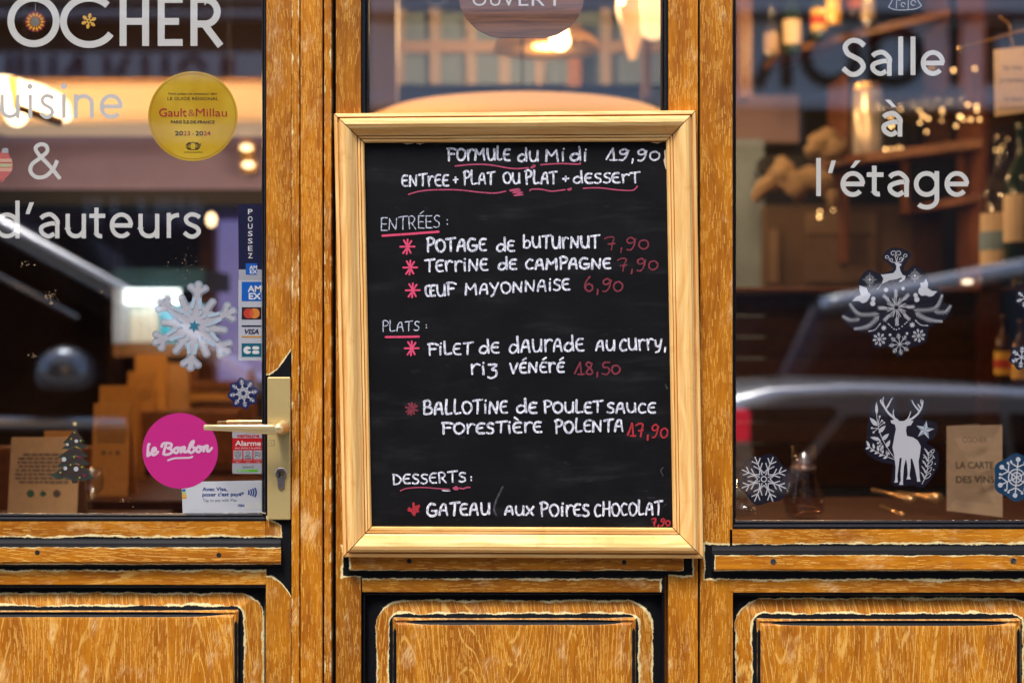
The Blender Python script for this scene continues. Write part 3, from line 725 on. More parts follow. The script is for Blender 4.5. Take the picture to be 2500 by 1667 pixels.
for p in ([(385, 378), (450, 360), (540, 350), (700, 350), (850, 366), (940, 370), (1005, 358)], [(1160, 356), (1170, 346), (1230, 346), (1300, 358), (1385, 348)], [(1500, 340), (1600, 337), (1720, 350), (1815, 352), (1845, 326)]): mark([A(*q) for q in p], 3.4, ch_mauve)
mark([A(1030, 352), A(1090, 342), A(1035, 356), A(1100, 352), A(1050, 368), A(1112, 366), A(1060, 386), A(1116, 380)], 3.4, ch_mauve)
mark([A(1402, 348), A(1424, 342), A(1410, 350)], 5, ch_mauve)
wa('KNTRKKS', 205, 585, 608, 526, ch_thin, 2.3, 588, acc={4: "'"}, rnd=.02); wa(':', 620, 650, 582, 510, ch_thin, 3)
mark([A(218, 642), A(400, 630), A(578, 616)], 5.4, ch_pink)
star(A, 378, 712, 47, ch_pink); wa('POTAGE', 500, 882, 742, 660, ch_white, 5.0, 738); wa('dE', 945, 1062, 740, 668, ch_white, 4.8); wa('bUTUrNUT', 1115, 1602, 720, 640, ch_white, 4.8)
wa('7,90', 1640, 1925, 735, 652, ch_dark, 3.4, 725)
star(A, 396, 845, 46, ch_pink); wa('TErriNE', 490, 893, 870, 792, ch_white, 4.8, 862); wa('dE', 955, 1075, 856, 788, ch_white, 4.8); wa('CAMPAGNE', 1130, 1676, 855, 785, ch_white, 5.0, 850)
wa('7,90', 1716, 1980, 868, 786, ch_dark, 3.4, 856)
star(A, 412, 990, 46, ch_pink); wa('QUF', 487, 683, 1028, 950, ch_white, 4.8, 1018); wa('MAYONNAiSE', 745, 1415, 1018, 944, ch_white, 4.4, 984); wa('6,90', 1505, 1757, 998, 912, ch_dark, 3.6)
wa('PLATS', 215, 455, 155, 92, ch_thin, 2.3, 148, C=B, rnd=.02); wa(':', 490, 515, 140, 92, ch_thin, 2.8, C=B)
mark([B(238, 190), B(340, 189), B(452, 187)], 5.2, ch_pink)
star(B, 405, 262, 46, ch_pink); wa('FiLET', 508, 792, 306, 232, ch_white, 4.6, 296, C=B); wa('dE', 835, 965, 292, 218, ch_white, 4.8, C=B); wa('dAUrAdE', 1025, 1505, 290, 204, ch_white, 4.6, 276, C=B)
wa('AU', 1577, 1702, 276, 204, ch_white, 4.8, C=B); wa('CUrry,', 1730, 2036, 276, 196, ch_white, 4.4, 270, C=B)
wa('riZ', 775, 955, 428, 350, ch_white, 4.8, C=B); wa('VENErE', 1030, 1378, 420, 350, ch_white, 4.6, 412, C=B, acc={1: "'", 3: "'", 5: "'"}); wa('18,50', 1445, 1742, 432, 352, ch_dark, 3.8, 424, C=B)
star(B, 405, 648, 38, ch_dark, 5.0, ((-.5, -.9, .45, .85), (.55, -.8, -.6, .9), (-1, -.3, 1, .3), (.9, -.5, -.9, .5), (.02, -1, -.1, 1)))
wa('BALLOTiNE', 477, 1017, 682, 600, ch_white, 4.8, 675, C=B); wa('dE', 1073, 1205, 674, 600, ch_white, 4.8, C=B); wa('POULET', 1247, 1622, 672, 600, ch_white, 4.8, C=B); wa('SAUCE', 1650, 1960, 672, 604, ch_white, 4.6, C=B)
wa('FOrESTiErE', 595, 1237, 808, 736, ch_white, 4.8, 796, C=B, acc={7: '`'}); wa('POLENTA', 1318, 1757, 800, 722, ch_white, 4.8, 790, C=B); wa('17,90', 1783, 2042, 822, 736, ch_red, 3.8, 836, C=B)
H['D'] = (.74, [[(.10, .96), (.12, .0)], ('s', [(.02, .94), (.40, .86), (.68, .50), (.50, .12), (.10, .0)])])
wa('DESSERTS', 283, 752, 1128, 1062, ch_white, 3.8, 1112, C=B, rnd=.04); wa(':', 775, 800, 1112, 1060, ch_white, 3.4, C=B)
mark([B(332, 1170), B(375, 1154), B(470, 1148), B(560, 1154), B(645, 1160)], 2.6, ch_mauve); mark([B(672, 1154), B(690, 1146), B(698, 1158), B(680, 1160)], 5, ch_mauve); mark([B(710, 1152), B(735, 1156), B(755, 1148), B(778, 1148)], 3.6, ch_mauve)
mark([B(600, 1167), B(625, 1170), B(650, 1170)], 2.4, ch_white)
star(B, 420, 1288, 40, ch_red, 6.2, ((-.1, -1, .05, .9), (-.8, -.2, .1, .8), (.8, -.6, 0, .8), (-.5, .0, .7, .3), (-.9, .1, .2, .3), (.4, -.5, -.2, .7)))
wa('GATEAU', 500, 905, 1328, 1248, ch_white, 4.8, 1322, C=B); wa('AUX', 997, 1184, 1324, 1262, ch_white, 4.8, C=B); wa('POirES', 1228, 1540, 1330, 1250, ch_white, 4.8, C=B); wa('CHOCOLAT', 1570, 2002, 1330, 1246, ch_white, 4.6, 1322, C=B)
wa('7,90', 1935, 2058, 1392, 1346, ch_red, 3.4, C=B)
# paint chips along the inner edge of the frame, smears of wiped chalk
mb = MB(); rg = random.Random(3); mb.layer = 1
m_chip = plain('chip_cream', srgb(206, 190, 160), .7)
for x0, x1, y in ((982, 1010, 349.5), (1016, 1036, 349.5), (1590, 1618, 347)):
    pts = [(x0 + (x1 - x0) * i / 6, y) for i in range(7)] + [(x1 - (x1 - x0) * i / 6, y + rg.uniform(1, 5) * math.sin(math.pi * (i + .5) / 7)) for i in range(7)]
    pl_ = MB(); pl_.layer = 1; pl_.poly(pts, YB - .0001).build('paint_chip', m_chip, board)
mb.poly([(1625.5, 364), (1621, 370), (1623, 384), (1620, 392), (1625, 412), (1627, 415)], YB - .0001).build('paint_chip', m_chip, board)
sm = chalk('chalk_smear', srgb(96, 100, 112), srgb(34, 34, 38), .56)
for pts, w in (([B(1060, 716), B(1085, 728), B(1110, 740)], 7), ([B(985, 1145), B(945, 1230), B(930, 1290), B(945, 1325)], 5), ([B(2025, 490), B(2035, 520)], 3), ([B(2010, 1020), B(1995, 1040), B(2010, 1075)], 3), ([B(2005, 1275), B(2030, 1252)], 1.4)):
    MB().ribbon(spline(pts, 4), w, YB + .0001, taper=True).build('chalk_smear', sm, board)

# ------------------------------------------------------------------ white lettering behind the window glass
YL = YG + .0016
def vinyl(name, c, rough=.5, emit=0): return plain(name, c, rough)
m_let = plain('white_vinyl', srgb(222, 221, 216), .55)
def glyph(ch, x0, x1, xt, base, w, asc=None):
    """geometric sans letters, centre line strokes in photo pixels; xt = top of the bowl, asc = top of the ascender"""
    h = w / 2; cx, rx = (x0 + x1) / 2, (x1 - x0) / 2 - h; cy, ry = (xt + base) / 2, (base - xt) / 2 - h; asc = asc if asc is not None else xt
    Lx, Rx = x0 + h, x1 - h; T, Bt = xt + h, base - h
    if ch in 'Oo': return [arc(cx, cy, rx, ry, 0, 360, 48)]
    if ch == 'C': return [arc(cx, cy, rx * 1.12, ry, 44, 328, 40)]
    if ch == 'H': return [[(Lx, xt), (Lx, base)], [(Rx, xt), (Rx, base)], [(Lx + h, (xt + base) / 2 + 1), (Rx - h, (xt + base) / 2 + 1)]]
    if ch == 'E': return [[(Lx, xt), (Lx, base)], [(Lx + h, T), (x1, T)], [(Lx + h, (xt + base) / 2 + 1), (x1 - 9, (xt + base) / 2 + 1)], [(Lx + h, Bt), (x1, Bt)]]
    if ch == 'R':
        mid = xt + (base - xt) * .56; rr = (mid - T) / 2; xr = x1 - 9
        return [[(Lx, xt), (Lx, base)], [(Lx + h, T), (xr - h - rr, T)] + arc(xr - h - rr, T + rr, rr, rr, 90, -90, 16) + [(Lx + h, mid)], [(x1 - rr - 20, mid), (x1 - h - 1, base)]]
    if ch == 'u': return [[(Lx, xt)] + [(Lx, base - h - rx)] + arc(cx, base - h - rx, rx, rx, 180, 360, 20) , [(Rx, xt), (Rx, base)]]
    if ch == 'n': return [[(Lx, xt), (Lx, base)], arc(cx, T + rx, rx, rx, 165, 0, 20) + [(Rx, base)]]
    if ch == 'i': return [[(cx, xt), (cx, base)]]
    if ch == 'l': return [[(cx, asc), (cx, base)]]
    if ch == 'r': return [[(Lx, xt), (Lx, base)], arc(x1 - 1, T + 17, x1 - 1 - Lx, 17, 165, 90, 10)]
    if ch == 'e': return [[(Lx, cy), (Rx + h * .6, cy)], arc(cx, cy, rx, ry, 0, 318, 36)]
    if ch == 'a': return [spline([(x0 + h * .9, T + ry * .35), (x0 + rx * .7, T + 2), (cx + rx * .25, T), (Rx, T + ry * .55), (Rx, T + ry)], 8) + [(Rx, base)],
                          spline([(Rx - h, T + ry * .82), (cx + 2, T + ry * .84), (Lx + 2, T + ry * 1.14), (Lx + 2, T + ry * 1.66), (cx - 2, Bt + .5), (Rx - h - 2, Bt - ry * .24)], 7)]
    if ch == 's' or ch == 'S': return [spline([(x1 - h * .6, T + ry * (.26 if ch == 's' else .30)), (cx + rx * .5, T + ry * .03), (cx - rx * .3, T), (Lx + rx * .10, T + ry * .34), (Lx + rx * .35, T + ry * .76), (cx, T + ry * .98), (Rx - rx * .30, T + ry * 1.22), (Rx - rx * .02, T + ry * 1.62), (cx + rx * .35, Bt), (cx - rx * .4, Bt), (x0 + h * .5, Bt - ry * .34)], 8)]
    if ch == 'd': return [[(Rx, asc), (Rx, base)], arc(cx, cy, rx, ry, 20, 340, 36)]
    if ch == 'g': return [[(Rx, xt), (Rx, base + 6)] + arc(cx, base + 5, rx, 26 - h, 0, -140, 18), arc(cx, cy, rx, ry, 20, 340, 36)]
    if ch == 't': return [[(cx - 2, asc), (cx - 2, base - 12)] + arc(cx + 9, base - 12, 11, 12 - h, 180, 285, 12), [(x0, T), (cx - 2 - h, T)], [(cx - 2 + h, T), (x1, T)]]
    return []
def lettering(root_label, rows, cat='window lettering', loc=(0, 0, 0)):
    t = thing('window_lettering', root_label, cat, loc)
    for item in rows:
        mb = MB()
        if item[0] == 'poly': mb.poly(item[1], YL); nm = item[2]
        elif item[0] == 'disc': mb.disc(*item[1:4], YL); nm = 'dot'
        elif item[0] == 'line': mb.ribbon(item[1], item[2], YL); nm = item[3]
        else:
            for st in glyph(*item): mb.ribbon(st, item[5], YL)
            nm = 'letter'
        mb.build(nm, m_let, t)
    return t
lettering('big white capitals ending in COCHER across the top of the door glass',
          [('C', -122, 4, -12, 117, 17), ('O', 18, 146, -12, 116, 17), ('C', 153, 282, -12, 118, 17), ('H', 292, 364, -9, 113, 17), ('E', 385, 446, -9, 113, 17), ('R', 465, 548, -9, 113, 17)], loc=at(300, 60, YL))
lettering('grey white word uisine on the door glass, crossing the bright lamp',
          [('u', 0, 49, 231, 290, 10), ('i', 69, 79, 231, 289, 10), ('disc', 73, 212, 7.4), ('s', 97, 133, 230, 290, 9.5), ('i', 151, 161, 231, 289, 10), ('disc', 156, 211, 7.4), ('n', 180, 229, 230, 289, 10), ('e', 243, 300, 230, 291, 10)], loc=at(150, 260, YL))
amp = spline([(147, 437), (120, 404), (95, 378), (87, 362), (98, 353), (112, 356), (115, 370), (98, 386), (78, 402), (75, 420), (90, 433), (112, 430), (130, 412), (140, 392)], 8)
lettering('white ampersand on the door glass beside the striped bauble sticker', [('line', amp, 9.6, 'letter')], loc=at(110, 395, YL))
lettering("white words d'auteurs across the middle of the door glass",
          [('d', -14, 48, 519, 582, 10.5, 490), ('poly', [(72, 494), (83, 494), (72, 523), (62, 523)], 'apostrophe'), ('a', 95, 145, 519, 582, 10.5), ('u', 160, 210, 522, 582, 10.5), ('t', 218, 257, 522, 582, 10.5, 507), ('e', 268, 325, 519, 582, 10.5),
           ('u', 338, 389, 522, 582, 10.5), ('r', 407, 438, 520, 581, 10.5), ('s', 447, 491, 519, 582, 10.5)], loc=at(240, 550, YL))
lettering('white word Salle high on the right window',
          [('S', 2055, 2114, 94, 187, 12.5), ('a', 2125, 2177, 123, 186, 11.5), ('l', 2193, 2205, 0, 184, 12, 90), ('l', 2223, 2235, 0, 184, 12, 90), ('e', 2248, 2307, 123, 186, 11.5)], loc=at(2180, 140, YL))
lettering('single white letter a with an accent on the right window',
          [('a', 2152, 2203, 272, 334, 11.5), ('poly', [(2160, 244), (2173, 244), (2188, 262), (2179, 262)], 'accent')], loc=at(2178, 300, YL))
lettering("white words l'étage on the right window above the reindeer wreath",
          [('l', 1993, 2004, 0, 479, 11.5, 386), ('poly', [(2030, 392), (2041, 392), (2032, 423), (2021, 423)], 'apostrophe'), ('e', 2052, 2112, 418, 481, 11.5), ('poly', [(2088, 392), (2102, 392), (2085, 410), (2076, 410)], 'accent'),
           ('t', 2116, 2157, 421, 480, 11.5, 405), ('a', 2167, 2219, 418, 481, 11.5), ('g', 2231, 2293, 418, 481, 11.5), ('e', 2306, 2366, 418, 481, 11.5)], loc=at(2180, 440, YL))
# ------------------------------------------------------------------ stickers on the inside of the glass
YS = YG + .0022                                # backing; print lies just in front of it
YP = YS - .0002
def flat(name, c, rough=.4, **k): return plain('print_' + name, c, rough, **k)
k_white = flat('white', srgb(232, 232, 230)); k_silver = flat('silver', srgb(176, 176, 184)); k_navy = flat('navy', srgb(16, 14, 58)); k_ink = flat('ink', srgb(34, 26, 30)); k_red = flat('red', srgb(196, 22, 34))
def sticker(label, cat='sticker', c=(0, 0), name='sticker', group=None): return thing(name, label, cat, at(c[0], c[1], YS), group)
def rr_pts(x0, x1, y0, y1, r, n=6):
    out = []
    for cx, cy, a in ((x1 - r, y0 + r, 90), (x0 + r, y0 + r, 180), (x0 + r, y1 - r, 270), (x1 - r, y1 - r, 360)):
        out += arc(cx, cy, r, r, a - 90 if False else a, a + 90, n) if False else arc(cx, cy, r, r, a - 90, a, n)[::1] if False else []
    c = arc(x1 - r, y0 + r, r, r, 0, 90, n) + arc(x0 + r, y0 + r, r, r, 90, 180, n) + arc(x0 + r, y1 - r, r, r, 180, 270, n) + arc(x1 - r, y1 - r, r, r, 270, 360, n)
    return c
def pl(pts, mat, parent, name='print', y=None, d=0): return MB().poly(pts, (YP if y is None else y) - d * 4e-5).build(name, mat, parent)
def strokes(lst, w, mat, parent, name='print', y=None, taper=False):
    mb = MB(); mb.layer = 1
    for s_ in lst: mb.ribbon(s_, w, (YP if y is None else y), taper=taper)
    return mb.build(name, mat, parent)
def circ(cx, cy, r, n=40, ry=None): return [(cx + r * math.cos(2 * math.pi * i / n), cy + (ry or r) * math.sin(2 * math.pi * i / n)) for i in range(n)]
def T(s_, x0, x1, b, h, mat, parent, d=3, **k): return text(s_, x0, x1, b, h, mat, YP - d * 4e-5, parent, name=k.pop('name', 'print'), **k)
# guide sticker
t = sticker('round golden yellow guide sticker with red lettering, upper right of the door glass', c=(471, 284))
m, nt, b = new_mat('gold_foil'); u, v, w = coords(nt)
nt.links.new(mix(nt, noise(nt, u * .012, v * .006, 3.0, 2).step(.3, .7), srgb(206, 160, 8), srgb(228, 190, 52)), b.inputs['Base Color']); b.inputs['Roughness'].default_value = .38
pl(circ(471, 284, 109.5, 56), m, t, 'backing', YS)
strokes([circ(471, 284, 104.5, 60) + [circ(471, 284, 104.5, 60)[0]]], 1.6, flat('gold_line', srgb(176, 130, 50)), t, 'ring')
T('Votre artisan est annonceur dans', 411, 530, 232, 6.5, k_ink, t, shear=.35); T('LE GUIDE RÉGIONAL', 409, 533, 245, 8, k_ink, t)
kgm = flat('guide_red', srgb(176, 28, 40)); T('Gault', 388, 456, 285, 21, kgm, t, bold=.008); T('Millau', 478, 554, 285, 21, kgm, t); T('&', 459, 476, 284, 18, flat('rosegold', srgb(190, 100, 60)), t)
T('PARIS ÎLE-DE-FRANCE', 417, 524, 302, 7.5, k_ink, t, bold=.02)
T('20', 427, 447, 331, 11, k_ink, t, bold=.02); T('23', 448, 464, 331, 11, kgm, t, bold=.008); T('-', 469, 473, 331, 11, kgm, t, bold=.008); T('20', 477, 496, 331, 11, k_ink, t, bold=.02); T('24', 497, 514, 331, 11, kgm, t, bold=.008)
strokes([arc(471, 357, 7.5, 9.5, 0, 360, 20)] + [arc(471, 357, 8 + q, 10, 120, 240, 8) for q in (3, 6, 9)] + [arc(471, 357, 8 + q, 10, -60, 60, 8) for q in (3, 6, 9)] + [[(490, 350), (489, 355)]], 1.5, k_ink, t)
T('COM EN REGIONS', 449, 494, 374, 4, k_ink, t)
# push sticker and card sticker
t = sticker('tall navy push sign with white letters down it, at the edge of the door glass', c=(611, 585))
pl([(581, 499), (642, 499), (642, 672), (583, 672)], k_navy, t, 'backing', YS); pl([(583, 658), (642, 658), (642, 684), (583, 684)], k_silver, t, 'white_foot', YS, 1)
for i, ch in enumerate('POUSSEZ'): T(ch, 605.5, 616.5, 523 + i * 17.9, 13, k_white, t, bold=.012, name='letter')
k_amex = flat('card_blue', srgb(10, 98, 196))
def amex(x0, y0, s_, parent):
    pl([(x0, y0), (x0 + s_, y0), (x0 + s_, y0 + s_ * .98), (x0, y0 + s_ * .98)], k_amex, parent, 'blue_square', None, 2)
    T('AM', x0 + s_ * .30, x0 + s_, y0 + s_ * .50, s_ * .32, k_white, parent, d=4, bold=.03); T('EX', x0 + s_ * .36, x0 + s_, y0 + s_ * .88, s_ * .32, k_white, parent, d=4, bold=.03)
amex(600, 643, 28, t)
t = sticker('white strip of payment card logos below the navy push sign', c=(611, 782))
pl([(582, 683), (642, 683), (642, 880), (582, 880)], flat('card_strip', srgb(196, 198, 208)), t, 'backing', YS)
amex(590, 688, 48, t)
pl([(590, 750), (638, 750), (638, 780), (590, 780)], flat('card_black', srgb(30, 26, 34)), t, 'logo_ground')
pl(circ(607, 765, 12.5), flat('card_red', srgb(206, 62, 44)), t, 'red_disc', None, 2); pl(circ(621.5, 765, 12.5), flat('card_orange', srgb(232, 140, 54)), t, 'orange_disc', None, 3); pl(arc(607, 765, 12.5, 12.5, -54, 54, 10) + arc(621.5, 765, 12.5, 12.5, 126, 234, 10), flat('card_mix', srgb(220, 96, 50)), t, 'overlap', None, 4)
pl([(590, 794), (638, 794), (638, 798), (590, 798)], k_navy, t, 'bar'); pl([(590, 820), (638, 820), (638, 824), (590, 824)], flat('card_gold', srgb(208, 148, 50)), t, 'bar')
T('VISA', 597, 632, 815, 12, k_navy, t, bold=.03, shear=.25)
pl([(590, 838), (638, 838), (638, 871), (590, 871)], flat('card_teal', srgb(14, 100, 124)), t, 'logo_ground')
pl(arc(604, 854.5, 10, 9.5, 20, 340, 20) + [(604, 855.5), (604, 853.5)], k_white, t, 'logo_letter', None, 2); pl(rr_pts(616, 633, 845, 853.4, 4), k_white, t, 'logo_letter', None, 2); pl(rr_pts(616, 633, 855.4, 864, 4), k_white, t, 'logo_letter', None, 2)

# snow crystals ----------------------------------------------------------------
def snow_strokes(cx, cy, r, arms=6, rot=0, branches=((.45, .22, 45), (.68, .26, 45)), star=.38, ring=0):
    out = []
    for i in range(arms):
        a = rot + 360 * i / arms
        def P(d, off=0, side=0):
            return (cx + r * (d * math.cos(R(a)) + off * math.cos(R(a + side))), cy - r * (d * math.sin(R(a)) + off * math.sin(R(a + side))))
        out.append([P(star * .35), P(1.0)])
        for d, l, an in branches:
            for sd_ in (1, -1): out.append([P(d), P(d, l, sd_ * an)])
        if star:
            h = 180 / arms
            q = lambda f, an: (cx + r * f * math.cos(R(an)), cy - r * f * math.sin(R(an)))
            out.append([q(star * .5, a - h), q(star, a), q(star * .5, a + h)])
    if ring: out.append(arc(cx, cy, r * ring, r * ring, 0, 360, 16))
    return out
def scallop(cx, cy, r, n, rot, amp=.10): return [(cx + r * (1 + amp * math.cos(n * R(a - rot))) * math.cos(R(a)), cy - r * (1 + amp * math.cos(n * R(a - rot))) * math.sin(R(a))) for a in range(0, 360, 6)]
k_dk = flat('sticker_navy_clear', srgb(20, 16, 34)); k_blue = flat('sticker_blue', srgb(26, 36, 92)); k_print = flat('print_grey', srgb(205, 206, 212))
t = sticker('small blue round sticker of a white snow crystal, above the brass handle', c=(594, 960))
pl(scallop(594, 960, 36, 8, 10), k_blue, t, 'backing', YS); strokes(snow_strokes(594, 960, 34, 8, 8, ((.62, .2, 50), (.8, .16, 50)), .6), 1.9, k_print, t)
strokes(snow_strokes(594, 960, 14, 8, 30, (), .9), 1.5, k_print, t)
t = sticker('navy snow crystal sticker in the lower left corner of the right window', c=(1865, 1170))
pl(scallop(1865, 1170, 61, 6, 12, .07), k_dk, t, 'backing', YS); strokes(snow_strokes(1865, 1169, 59, 8, 22, ((.42, .30, 40), (.66, .28, 42)), .50, .11), 2.6, k_print, t)
t = sticker('blue snow crystal sticker with dotted arms, cut by the right edge beside the wine card', c=(2482, 1165))
pl(scallop(2482, 1165, 56, 6, 30, .06), flat('sticker_petrol', srgb(22, 62, 96)), t, 'backing', YS)
ss = snow_strokes(2482, 1165, 46, 6, 85, ((.55, .42, 62),), 0, .26); strokes(ss + [arc(2482, 1165, 20, 20, 0, 360, 20)], 3.0, k_print, t)
for i in range(6):
    a = R(85 + 60 * i); pl(circ(2482 + 44 * math.cos(a), 1165 - 44 * math.sin(a), 6.0, 14), k_print, t, 'dot', None, 2)
    for s_ in (1, -1):
        a2 = a + s_ * R(24); pl(circ(2482 + 41 * math.cos(a2), 1165 - 41 * math.sin(a2), 3.2, 10), k_print, t, 'dot', None, 2)
t = sticker('small dark snow crystal sticker at the right edge, the higher of two', c=(2503, 728), group=None)
pl(scallop(2503, 728, 24, 6, 20), k_dk, t, 'backing', YS); strokes(snow_strokes(2503, 728, 22, 6, 20, ((.45, .26, 45), (.7, .24, 45)), 0), 2.2, k_print, t)
t = sticker('small dark snow crystal sticker at the right edge, just left of the bottle', c=(2494, 872))
pl(scallop(2494, 872, 29, 6, 15), k_dk, t, 'backing', YS); strokes(snow_strokes(2494, 872, 26, 6, 25, ((.45, .28, 45), (.72, .26, 45)), 0), 2.4, k_print, t)
# big gel crystal
t = sticker('large milky white gel snow crystal stuck low on the door glass', 'snow crystal decoration', (474, 795), 'gel_snow_crystal')
C0 = (474, 796)
def gp(a, d, off=0, sd=0): return (C0[0] + d * math.cos(R(a)) + off * math.cos(R(a + sd)), C0[1] - d * math.sin(R(a)) - off * math.sin(R(a + sd)))
def gel_mat(name, c, al):
    m, nt, b = new_mat(name); u, v, w = coords(nt)
    nt.links.new(mix(nt, noise(nt, u * .05, v * .05, 0, 3), tuple(k * .85 for k in c), c), b.inputs['Base Color']); b.inputs['Roughness'].default_value = .25; b.inputs['Alpha'].default_value = al
    return m
g_white = gel_mat('gel_white', srgb(214, 212, 222), .86); g_blue = gel_mat('gel_greyblue', srgb(158, 176, 192), .95); g_teal = gel_mat('gel_teal', srgb(48, 110, 134), .9)
arms = [84, 21, -37, -95, -157, 144]
rim = gel_mat('gel_rim_grey', srgb(176, 190, 204), .8)
for mt_, ex, y_, nm in ((rim, 4.5, YS - .0002, 'gel_rim'), (g_white, 0, YS - .0012, 'gel_body')):
    mb = MB(); mb.layer = 1
    for i, a in enumerate(arms):
        Rr = 100
        mb.ribbon([gp(a, 8), gp(a, 55), gp(a, Rr)], [20 + ex * 2, 16 + ex * 2, 12 + ex * 2], y_); mb.disc(*gp(a, Rr + 1), 6.4 + ex, y_, 14)
        for s_ in (1, -1):
            mb.ribbon([gp(a, Rr - 20), gp(a, Rr - 20, 22, s_ * 52)], [10 + ex * 2, 10 + ex * 2], y_); mb.disc(*gp(a, Rr - 20, 22, s_ * 52), 5.6 + ex, y_, 14)
    pts = []
    for i in range(6):
        a, n_ = arms[i], arms[(i + 1) % 6]; d_ = (a - n_) % 360; mid = a - d_ / 2
        pts += [gp(a, 66 + ex), gp(mid + 9, 52 + ex), gp(mid, 54 + ex), gp(mid - 9, 52 + ex)]
        mb.ribbon([gp(mid, 40), gp(mid, 74)], [13 + ex * 2, 10 + ex * 2], y_); mb.disc(*gp(mid, 74), 5.6 + ex, y_, 14)
    mb.poly(pts, y_ - .0006)
    mb.build(nm, mt_, t)
for i in range(6):
    a, n_ = arms[i], arms[(i + 1) % 6]; d_ = (a - n_) % 360; mid = a - d_ / 2; y_ = YS - .0026
    mb = MB(); mb.ribbon([gp(a, 44, 10, 90), gp(a, 66, 7, 90)], [8, 9], y_, True); mb.ribbon([gp(a, 44, 10, -90), gp(a, 66, 7, -90)], [8, 9], y_, True)
    mb.build('gel_inlay', g_blue, t)
    for q in (-11, 11):
        mb = MB(); mb.poly([gp(mid + q, 27), gp(mid + q + 6, 35), gp(mid + q, 44), gp(mid + q - 6, 35)], y_); mb.poly([gp(mid + q, 31), gp(mid + q + 2.5, 35), gp(mid + q, 40), gp(mid + q - 2.5, 35)], y_ - .0001); mb.build('gel_inlay', g_blue, t)
st = [gp(84 - 30 * i, 17 if i % 2 == 0 else 9) for i in range(12)]
pl(st, g_blue, t, 'gel_star', YS - .0026); pl([gp(84 - 30 * i, 14 if i % 2 == 0 else 7.5) for i in range(12)], g_teal, t, 'gel_star', YS - .0028)
# pink disc
t = sticker('round bright pink sticker with white script, behind the tip of the door handle', c=(440, 1100))
m_pink = flat('pink', srgb(220, 50, 146), .3)
pl(circ(440, 1100, 92.3, 64), m_pink, t, 'backing', YS, 6)
SC = lambda x, y: (340 + x * .15304, 1030 + y * .15304)
script = [[(168, 350), (150, 360), (138, 430), (135, 540)], [(150, 480), (135, 535), (190, 505)], [(195, 480), (260, 450), (255, 415), (222, 420), (205, 480), (222, 525), (275, 500), (300, 470)],
          [(430, 350), (405, 430), (385, 515)], [(355, 395), (380, 345), (450, 335), (510, 350), (505, 395), (455, 415), (500, 430), (525, 470), (480, 510), (400, 520)],
          [(600, 410), (560, 430), (560, 480), (600, 490), (625, 450), (600, 410), (650, 415)], [(675, 400), (665, 490)], [(668, 450), (705, 400), (725, 410), (712, 470), (740, 480), (765, 460)],
          [(845, 310), (815, 350), (790, 440), (790, 480)], [(845, 310), (868, 305), (850, 360), (800, 420)], [(792, 460), (825, 490), (870, 460), (880, 410), (855, 400)],
          [(955, 390), (915, 415), (915, 465), (955, 475), (985, 430), (955, 390), (1005, 400)], [(1035, 385), (1025, 470)], [(1028, 430), (1065, 380), (1090, 385), (1080, 450), (1110, 465), (1160, 410)]]
strokes([spline([SC(*q) for q in s_], 5) for s_ in script], 6.4, flat('pink_white', srgb(242, 214, 232)), t, 'print', YP - .0003, True)
strokes([spline([SC(455, 610), SC(560, 578), SC(700, 572), SC(800, 568), SC(850, 550)], 4)], 4.4, flat('pink_white', srgb(242, 214, 232)), t, 'underline', YP - .0003, True)
# alarm sticker
t = sticker('red and grey alarm warning sticker under the door handle', c=(604, 1100))
pl(rr_pts(567, 650, 1036, 1156, 4), k_silver, t, 'backing', YS); pl([(567, 1069), (642, 1069), (642, 1130), (567, 1130)], k_red, t, 'red_field')
T('verisure', 578, 633, 1067, 9, k_red, t, bold=.025); T('Alarme', 574, 637, 1087.5, 13, k_white, t, bold=.015); T('avec alerte à la police', 573, 637, 1095, 4.6, k_white, t)
for x0 in (570, 594.5, 619): pl([(x0, 1099), (x0 + 21.5, 1099), (x0 + 21.5, 1120.5), (x0, 1120.5)], k_silver, t, 'icon_field', None, 2)
strokes([[(580.5, 1101), (588, 1104), (587, 1113), (580.5, 1118.5), (574, 1113), (573, 1104), (580.5, 1101)], [(577, 1112), (577, 1107), (580.5, 1104), (584, 1107), (584, 1112), (577, 1112)],
         arc(605, 1106, 3.6, 4.4, 0, 360, 12), [(598, 1118), (599, 1113), (611, 1113), (612, 1118), (598, 1118)], [(623, 1103), (636, 1107), (634, 1113), (622, 1108), (623, 1103)], [(625, 1110), (622, 1116)]], 1.1, k_ink, t, 'icon', YP - .0002)
for x0 in (569, 595, 620): T('protection', x0, x0 + 21, 1124.5, 2.2, k_white, t); T('totale', x0 + 6, x0 + 15, 1128.5, 2.2, k_white, t)
T('verisure.fr', 592, 620, 1142, 6, k_ink, t)
pl(rr_pts(579, 630, 1145.5, 1151.5, 2.4), flat('green', srgb(96, 190, 40)), t, 'green_bar'); T('0800 22 44 66', 581, 607, 1150.5, 4, k_white, t)
